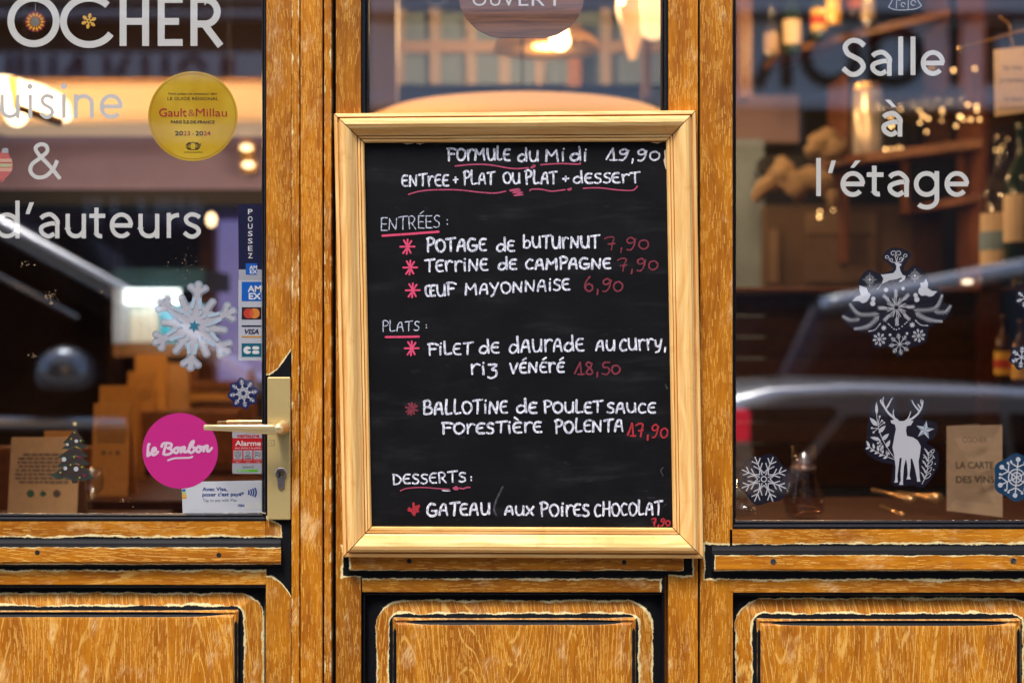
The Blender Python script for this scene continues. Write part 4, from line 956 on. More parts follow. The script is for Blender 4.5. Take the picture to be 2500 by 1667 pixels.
# tap to pay
t = sticker('white tap to pay sticker with blue text at the bottom corner of the door glass', c=(540, 1215))
pl([(443, 1176), (642, 1172), (642, 1251), (446, 1254)], flat('paper_white', srgb(222, 224, 230)), t, 'backing', YS)
k_vb = flat('pay_blue', srgb(20, 62, 140)); k_gr = flat('pay_grey', srgb(110, 118, 140))
T('Avec Visa,', 494, 555, 1198, 9.5, k_vb, t, bold=.02, rot=.01); T("poser c'est payé*", 494, 596, 1211, 9.5, k_vb, t, bold=.02, rot=.012); T('Tap to pay with Visa', 495, 578, 1224.5, 7.5, k_gr, t, rot=.012)
strokes([arc(600 + q * 2.2, 1201.5, 8 + q * 3.6, 8 + q * 3.6, -34, 34, 10) for q in range(4)], 3.6, k_vb, t, 'wave_mark', None, True)
T('VISA', 580, 597, 1236, 6, k_vb, t, bold=.03, shear=.2)
for i, c_ in enumerate(((30, 90, 180), (196, 214, 120), (240, 190, 40), (236, 170, 40))): pl([(444.5, 1194 + i * 6), (453 + i, 1194 + i * 6), (453 + i, 1199 + i * 6), (444.5, 1199 + i * 6)], flat('stripe_%d' % i, srgb(*c_)), t, 'stripe')
pl([(602, 1226), (616, 1226), (616, 1243), (602, 1243)], flat('pay_pale', srgb(228, 228, 220)), t, 'pale_square'); pl([(622, 1225), (637, 1225), (637, 1242), (622, 1242)], flat('pay_pale', srgb(228, 228, 220)), t, 'pale_square')
T('conditions sur le site de votre banque', 452, 570, 1247, 2.6, k_gr, t) if False else None
# Christmas tree sticker
t = sticker('grey-green christmas tree sticker with baubles and a gold star, low on the door glass', c=(180, 1110))
CT = lambda x, y: (x / 3.1357, 800 + y / 3.1357)
tiers = [[(575, 760), (600, 810), (650, 870), (600, 880), (560, 870), (520, 885), (480, 880), (540, 820)], [(575, 850), (620, 880), (668, 905), (630, 925), (580, 905), (530, 930), (470, 925), (530, 880)],
         [(575, 910), (630, 940), (675, 985), (620, 990), (575, 975), (520, 1000), (440, 990), (520, 935)], [(575, 980), (640, 1000), (690, 1045), (640, 1050), (580, 1035), (520, 1060), (430, 1060), (510, 1000)],
         [(575, 1040), (650, 1070), (728, 1160), (690, 1150), (640, 1175), (600, 1160), (560, 1170), (500, 1145), (450, 1160), (388, 1130), (480, 1070)]]
k_t1, k_t2 = flat('tree_green', srgb(52, 68, 62)), flat('tree_shade', srgb(66, 54, 50))
for i, p in enumerate(reversed(tiers)):
    pl([CT(*q) for q in p], k_t1, t, 'tier', YS - i * 8e-5); pl([CT(575 + (x - 575) * .8, y + (-14 if y > p[0][1] + 30 else 0)) for x, y in p], k_t2, t, 'tier', YS - i * 8e-5 - 4e-5)
pl([CT(545, 1165), CT(600, 1165), CT(590, 1190), CT(555, 1190)], k_t2, t, 'pot')
def star_pts(cx, cy, r, n=5, rot=90, inner=.42): return [(cx + r * (1 if i % 2 == 0 else inner) * math.cos(R(rot + 180 * i / n)), cy - r * (1 if i % 2 == 0 else inner) * math.sin(R(rot + 180 * i / n))) for i in range(2 * n)]
k_gold = flat('gold_print', srgb(226, 196, 110)); k_wine = flat('wine_print', srgb(130, 44, 74)); k_yel = flat('yellow_print', srgb(190, 190, 60))
pl(star_pts(*CT(573, 735), 7.5), k_gold, t, 'star', YP, 12)
for x, y, r, mt_ in ((584, 867, 4.4, k_print), (516, 893, 3.4, k_print), (490, 1007, 5.6, k_print), (582, 1080, 5.8, k_print), (500, 1075, 4.6, k_print), (611, 988, 4, k_wine), (645, 1130, 4, k_wine)): pl(circ(*CT(x, y), r, 16), mt_, t, 'bauble', YP, 12)
for x, y in ((545, 850), (617, 863), (587, 913), (568, 988), (540, 1048), (627, 1066), (462, 1107), (610, 1146), (570, 800)): pl(star_pts(*CT(x, y), 3.4), k_yel, t, 'star', YP, 12)
# baubles on the lettering
t = sticker('round red and gold flower bauble sticker inside the letter O', 'bauble sticker', (86, 52))
k_or = flat('bauble_red', srgb(140, 40, 52)); k_ye = flat('bauble_gold', srgb(232, 172, 48), .3)
pl(scallop(86, 54, 25, 14, 0, .05), k_or, t, 'backing', YS)
for i in range(14):
    a = 2 * math.pi * i / 14; cx, cy = 86 + 17 * math.cos(a), 54 + 17 * math.sin(a)
    pl([(cx + 7 * math.cos(a), cy + 7 * math.sin(a)), (cx - 3.4 * math.sin(a), cy + 3.4 * math.cos(a)), (cx - 6 * math.cos(a), cy - 6 * math.sin(a)), (cx + 3.4 * math.sin(a), cy - 3.4 * math.cos(a))], k_ye, t, 'petal', YP)
pl(circ(86, 54, 11, 20), flat('bauble_grey', srgb(132, 126, 118)), t, 'centre'); strokes([[(87, 8), (86, 28)]], 1.2, k_silver, t, 'thread')
t = sticker('small gold glitter snow crystal inside the letter C', 'sticker', (217, 52))
strokes(snow_strokes(217, 52, 19, 6, 80, ((.45, .3, 45), (.7, .24, 45)), .35), 3.4, flat('glitter_gold', srgb(236, 186, 84), .25, metal=.0), t)
t = sticker('pink and cream striped glass bauble sticker at the left edge beside the ampersand', 'bauble sticker', (9, 404))
bb = [(-2, 378), (5, 366), (8, 364), (19, 366), (22, 378), (31, 395), (32, 410), (22, 428), (12, 436), (6, 448), (1, 436), (-10, 424), (-18, 406), (-14, 388)]
pl(bb, flat('bauble_pink', srgb(206, 110, 104)), t, 'backing', YS)
for y0, y1, c_ in ((388, 396, (222, 176, 150)), (400, 408, (196, 196, 150)), (410, 419, (226, 170, 150))): pl([(-14, y0), (29, y0), (29, y1), (-14, y1)], flat('bauble_%d' % y0, srgb(*c_)), t, 'stripe')
pl([(5, 362), (20, 362), (20, 374), (5, 374)], k_silver, t, 'cap', None, 2)
# faint ornament above the menu board and bell on the right window
t = sticker('grey bell sticker with swirls, cut by the top edge of the right window', 'bell sticker', (2209, 5))
pl([(2165, 20), (2178, -6), (2180, -60), (2238, -60), (2240, -8), (2256, 16), (2232, 26), (2190, 28)], k_dk, t, 'backing', YS)
strokes([spline([(2169, 18), (2180, -4), (2183, -40)], 4), spline([(2250, 15), (2236, -8), (2234, -40)], 4), spline([(2169, 18), (2190, 25), (2232, 23), (2250, 15)], 5), [(2192, -40), (2188, 22)], [(2219, -40), (2217, 24)], arc(2205, 12, 5, 5, 0, 300, 10), arc(2230, 8, 6, 6, 0, 300, 10), arc(2196, -3, 5, 5, 90, 400, 10), arc(2208, -6, 5, 5, 0, 300, 10)], 1.8, k_print, t)
t = sticker('faint grey tree ornament sticker at the top left of the middle window', 'sticker', (1066, 6))
strokes([spline([(1036, 0), (1050, 8), (1075, 9), (1094, 2)], 4), [(1060, 10), (1060, 26)], [(1069, 10), (1069, 26)], [(1045, -14), (1052, 6)], [(1085, -14), (1080, 6)], [(1060, 26), (1069, 26)]], 1.5, flat('faint_grey', srgb(120, 112, 106)), t)

# deer with twigs
t = sticker('white standing deer sticker with leafy twigs and a star, low on the right window', 'deer sticker', (2200, 1080))
DC = lambda x, y: (1650 + x / 2.767, 850 + y / 2.767)
pl(spline([DC(*q) for q in ((1395, 325), (1475, 322), (1490, 400), (1530, 480), (1590, 440), (1580, 345), (1680, 340), (1690, 420), (1650, 480), (1760, 500), (1750, 600), (1690, 640), (1765, 690), (1770, 800), (1680, 935), (1600, 925), (1500, 935), (1455, 900), (1470, 790), (1390, 770), (1280, 700), (1290, 600), (1300, 470), (1330, 380), (1395, 325))], 4)[:-1], k_dk, t, 'backing', YS)
body = [(1450, 487), (1476, 482), (1500, 489), (1530, 492), (1565, 484), (1606, 490), (1588, 520), (1560, 525), (1555, 555), (1562, 592), (1600, 600), (1635, 622), (1655, 662), (1648, 720), (1640, 765), (1645, 830), (1648, 880), (1653, 899), (1630, 900), (1628, 875), (1612, 800), (1596, 745), (1586, 745), (1586, 800), (1578, 860), (1588, 884), (1558, 885), (1566, 855), (1563, 790), (1554, 745), (1541, 800), (1535, 865), (1534, 905), (1536, 921), (1508, 921), (1520, 890), (1518, 830), (1526, 740), (1512, 740), (1505, 800), (1496, 865), (1500, 905), (1475, 907), (1482, 880), (1485, 800), (1475, 720), (1463, 670), (1476, 600), (1487, 545), (1480, 515), (1456, 505)]
pl([DC(*q) for q in body], k_print, t, 'deer_body')
mb = MB(); mb.layer = 3
for s_, w0, w1 in (([(1500, 490), (1470, 468), (1432, 432), (1408, 395), (1385, 362), (1388, 345)], 6, 3.4), ([(1412, 402), (1398, 360), (1404, 328)], 4.5, 2), ([(1418, 412), (1440, 375), (1452, 352), (1464, 335)], 4.5, 2), ([(1478, 472), (1468, 440), (1472, 412)], 3.5, 1.6),
                   ([(1552, 490), (1596, 474), (1636, 440), (1660, 400), (1670, 352)], 6, 3), ([(1645, 425), (1612, 385), (1594, 350)], 4.5, 2), ([(1655, 408), (1640, 385), (1632, 376)], 4, 2), ([(1566, 480), (1580, 450), (1586, 424)], 3.5, 1.6), ([(1664, 385), (1655, 360), (1660, 346)], 3.5, 1.8)):
    P = spline([DC(*q) for q in s_], 5); mb.ribbon(P, [w0 + (w1 - w0) * i / (len(P) - 1) for i in range(len(P))], YP)
mb.build('antler', k_print, t)
def leaf(a, b, wd, parent, mat=None, C=DC, y=None, name='leaf'):
    (x0, y0), (x1, y1) = C(*a), C(*b); dx, dy = x1 - x0, y1 - y0; L_ = math.hypot(dx, dy); nx, ny = -dy / L_ * wd, dx / L_ * wd
    pl([(x0, y0), (x0 + dx * .3 + nx, y0 + dy * .3 + ny), (x0 + dx * .65 + nx * .8, y0 + dy * .65 + ny * .8), (x1, y1), (x0 + dx * .65 - nx * .8, y0 + dy * .65 - ny * .8), (x0 + dx * .3 - nx, y0 + dy * .3 - ny)], mat or k_print, parent, name, y)
for a, b_, wd in (((1357, 450), (1355, 362), 3.6), ((1362, 525), (1310, 468), 5.5), ((1370, 570), (1418, 520), 5), ((1382, 618), (1312, 600), 4.5), ((1392, 620), (1440, 575), 5), ((1420, 670), (1448, 618), 4.5), ((1385, 700), (1400, 650), 0 + 4), ((1445, 720), (1420, 690), 3)): leaf(a, b_, wd, t)
strokes([spline([DC(*q) for q in ((1478, 742), (1425, 665), (1380, 575), (1360, 480), (1357, 440))], 4), spline([DC(*q) for q in ((1480, 752), (1400, 720), (1340, 690), (1290, 650))], 4), [DC(1365, 520), DC(1376, 462)], [DC(1366, 520), DC(1392, 490)], [DC(1368, 530), DC(1406, 503)], [DC(1366, 540), DC(1325, 540)], [DC(1366, 540), DC(1335, 566)], [DC(1392, 640), DC(1366, 640)], [DC(1392, 645), DC(1375, 660)]], 1.6, k_print, t, 'twig')
for x, y in ((1377, 461), (1393, 489), (1407, 502), (1324, 538), (1336, 568), (1365, 640), (1376, 660), (1378, 628)): pl(circ(*DC(x, y), 2.6, 10), k_print, t, 'berry', None, 2)
for i in range(5):
    x, y = 1310 + 30 * i, 665 + 16 * i; leaf((x, y), (x - 22 if i < 1 else x - 8, y - 42), 3, t); leaf((x, y + 2), (x - 30, y + 22 - 6), 3, t)
strokes([spline([DC(*q) for q in ((1662, 918), (1692, 850), (1704, 780), (1705, 700))], 4)], 1.6, k_print, t, 'twig')
for i in range(5):
    y = 880 - 40 * i; x = 1680 + 6 * i; strokes([spline([DC(x, y), DC(x + 24, y - 32), DC(x + 42, y - 34), DC(x + 30, y - 10), DC(x, y)], 4), spline([DC(x, y), DC(x - 18, y - 34), DC(x - 26, y - 44), DC(x - 6, y - 24), DC(x, y)], 4)], 1.5, k_print, t, 'leaf')
for x, y in ((1672, 770), (1676, 738), (1728, 700), (1745, 738), (1752, 780), (1742, 820)): pl(circ(*DC(x, y), 1.7, 8), k_print, t, 'berry', None, 2)
pl(star_pts(*DC(1682, 552), 23.5, 5, 80, .40), k_print, t, 'star', None, 2)
sp5 = star_pts(*DC(1682, 552), 23.5, 5, 80, .40); cc = DC(1682, 552)
for i in range(0, 10, 2): pl([cc, sp5[i], sp5[i + 1]], flat('star_shade', srgb(140, 160, 176)), t, 'star_facet', None, 3)

# reindeer wreath
t = sticker('large black wreath sticker with a leaping white reindeer and holly, on the right window', 'wreath sticker', (2190, 745))
WC = lambda x, y: (1650 + x / 2.767, 400 + y / 2.767)
pl(spline([WC(*q) for q in ((1490, 565), (1560, 585), (1590, 620), (1545, 690), (1550, 725), (1610, 690), (1680, 730), (1725, 800), (1800, 870), (1815, 940), (1866, 952), (1850, 1010), (1800, 1070), (1715, 1105), (1690, 1200), (1620, 1232), (1570, 1245), (1510, 1312), (1450, 1245), (1340, 1238), (1312, 1145), (1210, 1125), (1125, 1035), (1180, 965), (1175, 905), (1230, 845), (1240, 780), (1300, 715), (1380, 742), (1465, 715), (1445, 680), (1395, 632), (1430, 580), (1490, 565))], 4)[:-1], k_dk, t, 'backing', YS)
deer = [(1352, 850), (1366, 842), (1392, 810), (1402, 775), (1384, 745), (1398, 748), (1425, 744), (1470, 738), (1488, 715), (1490, 690), (1474, 663), (1500, 668), (1526, 678), (1518, 690), (1510, 694), (1518, 725), (1532, 750), (1553, 757), (1546, 780), (1520, 798), (1504, 794), (1530, 774), (1522, 768), (1490, 780), (1445, 786), (1412, 802), (1385, 815), (1368, 846)]
pl([WC(*q) for q in deer], k_print, t, 'reindeer')
def curl(cx, cy, r, a0, a1): return [WC(cx + r * (1 - .65 * i / 20) * math.cos(R(a0 + (a1 - a0) * i / 20)), cy - r * (1 - .65 * i / 20) * math.sin(R(a0 + (a1 - a0) * i / 20))) for i in range(21)]
strokes([curl(1468, 606, 22, -60, 330), curl(1506, 606, 22, 240, -150), curl(1425, 632, 15, -40, 330), curl(1552, 622, 15, 220, -150), curl(1452, 650, 13, -40, 300), curl(1524, 644, 13, 220, -120), spline([WC(1490, 668), WC(1486, 640), WC(1480, 626)], 4), spline([WC(1490, 668), WC(1496, 640), WC(1500, 626)], 4), spline([WC(1488, 665), WC(1460, 664), WC(1440, 645)], 4), spline([WC(1492, 665), WC(1525, 660), WC(1540, 636)], 4)], 1.7, k_print, t, 'antler')
c0 = WC(1490, 970); sk = []
for i in range(8):
    a = 90 + 45 * i + 2
    P = lambda d, off=0, sd=0: (c0[0] + d * math.cos(R(a)) + off * math.cos(R(a + sd)), c0[1] - d * math.sin(R(a)) - off * math.sin(R(a + sd)))
    sk.append([P(5), P(46)]); sk.append([P(8, 3, 60), P(26, 5, 80)])
    for d in (24, 30, 36): sk += [[P(d), P(d, 9, 30)], [P(d), P(d, 9, -30)]]
    a2 = a + 22.5; sk.append([(c0[0] + 6 * math.cos(R(a2)), c0[1] - 6 * math.sin(R(a2))), (c0[0] + 25 * math.cos(R(a2)), c0[1] - 25 * math.sin(R(a2)))])
strokes(sk, 1.6, k_print, t, 'snow_crystal')
for cx, cy, r, mode in ((1375, 1185, 17, 0), (1640, 1160, 17, 0), (1512, 1218, 27, 1)):
    x, y = WC(cx, cy); strokes(snow_strokes(x, y, r, 8 if mode == 0 else 8, 8, ((.5, .3, 40), (.72, .22, 40)), 0 if mode else .0), 1.4, k_print, t, 'snow_crystal')
for cx, cy in ((1310, 782), (1615, 755)):
    x, y = WC(cx, cy); strokes([[(x - 17, y), (x + 17, y)], [(x, y - 17), (x, y + 17)]] + [[(x + 6 * math.cos(a), y + 6 * math.sin(a)), (x + 12 * math.cos(a), y + 12 * math.sin(a))] for a in [i * math.pi / 8 for i in range(16)]], 1.0, k_print, t, 'star_burst'); pl(circ(x, y, 3.4, 12), k_print, t, 'star_burst', None, 3)
for pts_ in ([(1240, 820), (1270, 832), (1290, 838), (1298, 865), (1316, 880), (1308, 905), (1290, 930), (1262, 942), (1235, 925), (1190, 928), (1215, 900), (1250, 885), (1240, 855)], [(1690, 775), (1705, 810), (1700, 838), (1730, 858), (1766, 862), (1738, 892), (1712, 898), (1690, 888), (1660, 892), (1638, 872), (1640, 845), (1655, 830), (1650, 805), (1675, 800)]): pl([WC(*q) for q in pts_], k_print, t, 'holly')
for x, y, r in ((1334, 912, 5.6), (1330, 943, 6.4), (1620, 888, 5.6), (1628, 916, 6.6)): pl(circ(*WC(x, y), r, 16), k_print, t, 'berry')
for x, y, r in ((1405, 1108, 7.5), (1597, 1088, 8), (1447, 1155, 4.5), (1562, 1145, 4.5), (1535, 842, 6), (1420, 852, 7.5)): pl(star_pts(*WC(x, y), r, 7, 90, .5), k_print, t, 'star')
for P0, P1, P2, n_ in (((1175, 945), (1240, 1015), (1375, 1012), 9), ((1205, 1115), (1300, 1095), (1375, 1025), 10), ((1130, 1030), (1175, 1055), (1245, 1048), 8), ((1800, 885), (1750, 975), (1605, 990), 9), ((1800, 1065), (1700, 1050), (1615, 1005), 10), ((1855, 960), (1820, 1000), (1745, 1000), 8)):
    sp = spline([WC(*P0), WC(*P1), WC(*P2)], 8); lst = [sp]
    for i in range(1, len(sp) - 1, max(1, len(sp) // n_)):
        dx, dy = sp[i + 1][0] - sp[i - 1][0], sp[i + 1][1] - sp[i - 1][1]; L_ = math.hypot(dx, dy) or 1; dx /= -L_; dy /= -L_
        ln = 9 * min(1, .5 + i / len(sp))
        for s_ in (1, -1): lst.append([sp[i], (sp[i][0] + (dx * .75 - s_ * dy * .66) * ln, sp[i][1] + (dy * .75 + s_ * dx * .66) * ln)])
    strokes(lst, 1.05, k_print, t, 'fir_twig')
for P0, P1, P2 in (((1435, 1080), (1490, 1120), (1560, 1070)), ((1380, 1080), (1345, 1120), (1305, 1130)), ((1620, 1058), (1655, 1088), (1700, 1092))):
    for q in spline([WC(*P0), WC(*P1), WC(*P2)], 4)[::1]: pl(circ(*q, 1.7, 8), k_print, t, 'bead')

# open sign hanging inside the middle window
t = thing('open_sign', 'rounded wooden OUVERT sign hanging inside the top of the middle window', 'shop sign', at(1272, 40, .03))
sg = MB(); y_ = .030
out = [(1119, -70), (1119, -12), (1124, 18), (1140, 48), (1165, 72), (1195, 87), (1225, 92.5), (1330, 92.5), (1362, 84), (1392, 66), (1412, 42), (1423, 15), (1427, -15), (1427, -70), (1400, -110), (1350, -130), (1200, -130), (1145, -110)]
m, nt, b = new_mat('dark_walnut'); u, v, w = coords(nt)
n1 = noise(nt, u * .006, (v + (noise(nt, u * .006, v * .03, 1.0, 2) - .5) * 18) * .16, 2.0, 4, .6)
nt.links.new(mix(nt, n1.step(.3, .7), srgb(92, 56, 40), srgb(150, 100, 70)), b.inputs['Base Color']); b.inputs['Roughness'].default_value = .5
sg.poly(out, y_, .006).build('sign_board', m, t)
T_ = [('O', 1153, 1188), ('U', 1196, 1222), ('V', 1226, 1258), ('E', 1266, 1290), ('R', 1298, 1330), ('T', 1336, 1372)]
for ch, a, b_ in T_: text(ch, a, b_, 15, 34, plain('sign_white', srgb(225, 222, 222), .5), y_ - .0004, t, 'letter')
MB().tube([at(1150, -100, y_ + .002), at(1272, -300, y_ + .002), at(1395, -100, y_ + .002)], .0012, 6).build('cord', m_hole, t)

# scraps of old paint and dried drops on the door glass
rg = random.Random(11); mb = MB(); mb.layer = 1
for cx, cy, n_, sp_ in ((64, 642, 9, 15), (124, 725, 26, 15), (84, 868, 8, 12), (298, 1222, 5, 6), (248, 714, 3, 4), (455, 640, 30, 38), (440, 1236, 0, 1), (300, 1240, 12, 60)):
    for i in range(n_):
        x, y = cx + rg.gauss(0, sp_ * .5), cy + rg.gauss(0, sp_ * .5); r = rg.uniform(.5, 1.6)
        if cy == 640: r *= .7
        mb.poly([(x + r * rg.uniform(.5, 1.6) * math.cos(a), y + r * rg.uniform(.4, 1.4) * math.sin(a)) for a in (0, 1.1, 2.2, 3.3, 4.4, 5.4)], YG - .0004)
o = mb.build('paint_flecks', plain('dried_paint', srgb(190, 160, 124), .8), door); o['kind'] = 'stuff'
LAMP = 0.42
# ------------------------------------------------------------------ inside the restaurant (all of it stands behind the glass at its own depth)
def dbox(mb, x0, x1, y0, y1, d, th):           # box whose front face fills a photo rectangle at depth d
    a, b = at(x0, y1, d), at(x1, y0, d)
    return mb.box(a[0], b[0], d, d + th, a[2], b[2])
def lamp_light(name, loc, e, c=(1, .62, .30), r=.05, parent=None):
    l = bpy.data.lights.new(name, 'POINT'); l.energy = e * LAMP * .62; l.color = c; l.shadow_soft_size = r
    o = bpy.data.objects.new(name, l); col.objects.link(o); o.location = loc
    if parent: o.parent = parent; o.matrix_parent_inverse = Matrix.Translation(-PLOC(parent))
    return o
m_oakin = plain('interior_wood', (.20, .075, .022), .45, var=.25, scale=30)
m_oakdk = plain('interior_dark_wood', (.055, .022, .010), .40, var=.25, scale=30)
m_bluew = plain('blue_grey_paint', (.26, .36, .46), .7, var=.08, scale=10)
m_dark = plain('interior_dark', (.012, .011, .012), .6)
m_kraft = plain('kraft_card', (.52, .29, .115), .75, var=.06, scale=60)
m_kraft_lit = plain('kraft_card_lit', (.62, .30, .07), .75, var=.06, scale=60)  # kraft with the warm light on it put into the colour
m_cord = plain('black_cord', (.01, .01, .01), .6)
m_inkk = plain('menu_ink', (.13, .08, .05), .8)
m_bulb = plain('bulb_glow', (1.0, .66, .26), .5, emit=14)
m_brassin = plain('lamp_brass', (.75, .48, .16), .25, .9)

# pendant lamps -----------------------------------------------------------
def shade_mat(name, c, e):
    return plain(name, c, .6, emit=e)
def pendant(label, c, r, h, dy, mat, bulbs=(), light=0, group='pendant lamps', dome=True):
    t = thing('pendant_lamp', label, 'lamp', c, group)
    if dome: prof = [(r, 0), (r * .985, h * .18), (r * .93, h * .42), (r * .80, h * .68), (r * .55, h * .88), (r * .2, h), (.012, h * 1.01), (.012, h * .97), (r * .2, h * .96), (r * .54, h * .84), (r * .78, h * .64), (r * .91, h * .4), (r * .965, h * .18), (r * .98, 0), (r, 0)]
    else: prof = [(r, 0), (r, h), (r * .99, h), (r * .99, 0), (r, 0)]
    mb = MB(); mb.lathe(c[0], c[1], prof, 40, c[2]); mb.build('lamp_shade', mat, t, smooth=dome)
    MB().tube([(c[0], c[1], c[2] + h), (c[0], c[1], 3.3)], .004, 6).build('cord', m_cord, t)
    for i, b_ in enumerate(bulbs): MB().ball(b_[0], b_[1]).build('bulb', m_bulb, t, smooth=True)
    if light: lamp_light('lamp_light', (c[0], c[1], c[2] - .04), light, r=.08, parent=t)
    return t
t = thing('pendant_lamp', 'long pale lampshade glowing warm behind the word uisine', 'lamp', at(300, 300, 2.6), 'pendant lamps')
a = at(-90, 303, 2.6); b_ = at(690, 196, 2.6)
MB().box(a[0], b_[0], 2.6, 2.95, a[2], b_[2]).build('lamp_shade', shade_mat('shade_cream', (.98, .66, .36), .34), t, bevel=.05, seg=4)
MB().box(a[0] + .02, b_[0] - .02, 2.62, 2.93, b_[2] + .001, b_[2] + .012).build('rim', plain('shade_rim', (.5, .28, .10), .5), t)
for px in (60, 560): MB().tube([at(px, 196, 2.75), (at(px, 0, 2.75)[0], 2.75, 3.3)], .004, 6).build('cord', m_cord, t)
lamp_light('lamp_light', at(40, 245, 2.25), 20, r=.10, parent=t)
t = thing('wall_lamp', 'glaring warm bulb cluster at the left behind the word uisine', 'lamp', at(70, 240, 1.6))
mb = MB(); mb.tube([at(150, 300, 1.6), at(40, 262, 1.6), at(30, 190, 1.6)], .012, 8).build('lamp_arm', m_brassin, t)
for px, py, rr, sz in ((8, 222, .10, .5), (60, 236, .10, .5), (100, 248, .08, .55), (128, 264, .06, .7), (150, 284, .035, .6), (40, 275, .04, 1.2)): MB().ball(at(px, py, 2.35), rr, sz=sz).build('bulb', plain('bulb_soft', (1.0, .74, .42), .5, emit=4), t, smooth=True)
c = (at(1275, 0, 2.2)[0], 2.2, at(0, 345, 2.2)[2]); r = at(1690, 0, 2.2)[0] - c[0]; h = at(0, 252, 2.2)[2] - c[2]
pendant('wide dome lamp glowing orange just above the menu board', c, r, h, 0, shade_mat('shade_apricot', (1.0, .56, .22), .62), [], 50)
c = (at(1335, 0, 3.0)[0], 3.0, at(0, 122, 3.0)[2]); r = at(1465, 0, 3.0)[0] - c[0]; h = at(0, 70, 3.0)[2] - c[2]
pendant('brass dish lamp with a bright bare bulb below the OUVERT sign', c, r, h, 0, plain('dish_brass', (.80, .46, .14), .3, .7, emit=.12), [((at(1367, 100, 2.75)), .036), ((at(1367, 82, 2.75)), .030)], 14)
# upper right warm lamps of the middle window
t = thing('wall_lamp', 'tall warm glass lamp at the top right of the middle window', 'lamp', at(1596, 60, 2.6))
MB().lathe(at(1596, 0, 2.6)[0], 2.6, [(.02, 0), (.045, .02), (.05, .30), (.03, .34)], 14, at(0, 96, 2.6)[2]).build('lamp_glass', plain('lamp_glass_glow', (1.0, .70, .36), .5, emit=1.3), t, smooth=True)
t = thing('wall_lamp', 'tapering brass wall lamp left of the tall warm glass lamp', 'lamp', at(1540, 90, 3.0))
a = at(1545, 210, 3.0); MB().lathe(a[0], 3.0, [(.012, 0), (.06, .18), (.085, .45), (.085, .6)], 14, a[2] + .1).build('lamp_glass', plain('lamp_brass_glow', (.95, .62, .30), .4, emit=.42), t, smooth=True)
t = thing('string_light', 'small round bulb at the top edge of the middle window', 'lamp', at(1517, 5, 2.0)); MB().ball(at(1517, 4, 2.0), .012).build('bulb', m_bulb, t, smooth=True)

# spots in the ceiling over the door side, mezzanine edge
struct('mezzanine_slab', dbox(MB(), -300, 760, 318, 462, 3.0, 2.3), plain('mauve_plaster', (.36, .31, .58), .8, var=.05, scale=8))
struct('mezzanine_beam', dbox(MB(), -300, 760, 462, 500, 2.98, .3), m_dark)
for px, py, lb in ((603, 362, 'upper'), (608, 404, 'lower')):
    t = thing('spot_lamp', 'oval warm spotlight left of the door stile, the %s of two' % lb, 'lamp', at(px, py, 2.9), 'spotlights below the mezzanine')
    mb = MB(); a = at(px, py, 2.96); mb.tube([(a[0], 2.985, a[2]), (a[0], 2.95, a[2])], [.030, .034], 14).build('housing', m_brassin, t)
    MB().ball((a[0], 2.945, a[2]), .024, sz=.55).build('bulb', plain('spot_glow', (1.0, .72, .40), .5, emit=3.2), t, smooth=True)
t = thing('wall_lamp', 'small oval warm lamp beside the last letter of the word auteurs', 'lamp', at(517, 536, 2.2)); MB().ball(at(516, 537, 2.2), .018, sz=1.4).build('bulb', plain('spot_glow2', (1.0, .72, .40), .5, emit=2.6), t, smooth=True)

# lit display counter
t = thing('display_fridge', 'lit drinks display with a white tube light and teal panel, behind the gel snow crystal', 'fridge', at(380, 830, 3.2))
dbox(MB(), 276, 500, 655, 704, 3.2, .5).build('hood', plain('fridge_dark_teal', (.02, .05, .055), .3), t)
dbox(MB(), 298, 434, 706, 742, 3.25, .05).build('tube_light', plain('tube_glow', (.92, 1.0, .96), .5, emit=3.0), t)
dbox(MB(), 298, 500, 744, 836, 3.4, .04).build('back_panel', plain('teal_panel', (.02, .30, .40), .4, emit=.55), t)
dbox(MB(), 276, 297, 700, 840, 3.2, .5).build('side_panel', plain('fridge_grey', (.35, .36, .40), .4), t)
dbox(MB(), 276, 500, 837, 870, 3.2, .5).build('counter_edge', m_oakin, t)
for px in (318, 330, 352, 372): MB().lathe(at(px, 0, 3.35)[0], 3.35, [(.030, 0), (.030, .11), (.011, .15), (.011, .19)], 10, at(0, 835, 3.35)[2]).build('bottle', plain('cream_bottle', (.62, .58, .48), .3), t)
lamp_light('lamp_light', at(380, 770, 3.05), 5, (.75, .95, 1), .1, t)
# violet panel right of it, its brightness added as glow in the material
struct('alcove', dbox(MB(), 505, 700, 500, 930, 4.4, .05), plain('violet_glow_panel', (.32, .30, .70), .7, emit=.42, var=.1, scale=5))
struct('alcove_post', dbox(MB(), 488, 522, 462, 960, 4.2, .1), m_oakin)
struct('alcove_post', dbox(MB(), 262, 284, 330, 1180, 4.0, .1), m_oakdk)
struct('alcove_shelf', dbox(MB(), 480, 700, 462, 500, 4.1, .1), plain('warm_shelf', (.5, .28, .10), .6))

# tables and menu cards on the door side
m_table = plain('table_top', (.055, .018, .007), .55, var=.2, scale=26, spec=.12)
def table(label, px0, px1, d0, d1, topz=.75, group='tables set for lunch'):
    x0, x1 = at(px0, 0, (d0 + d1) / 2)[0], at(px1, 0, (d0 + d1) / 2)[0]
    t = thing('table', label, 'table', ((x0 + x1) / 2, (d0 + d1) / 2, 0), group)
    MB().box(x0, x1, d0, d1, topz - .03, topz).build('table_top', m_table, t, bevel=.004)
    MB().lathe((x0 + x1) / 2, (d0 + d1) / 2, [(.03, .02), (.03, topz - .03)], 12).build('leg', m_dark, t)
    MB().lathe((x0 + x1) / 2, (d0 + d1) / 2, [(.20, 0), (.20, .015), (.03, .03)], 20).build('foot', m_dark, t)
    return t
def tz(py, d): return at(0, py, d)[2]
TZ = .78
table('wooden table just inside the door, below the christmas tree sticker', -260, 330, .25, .95, TZ)
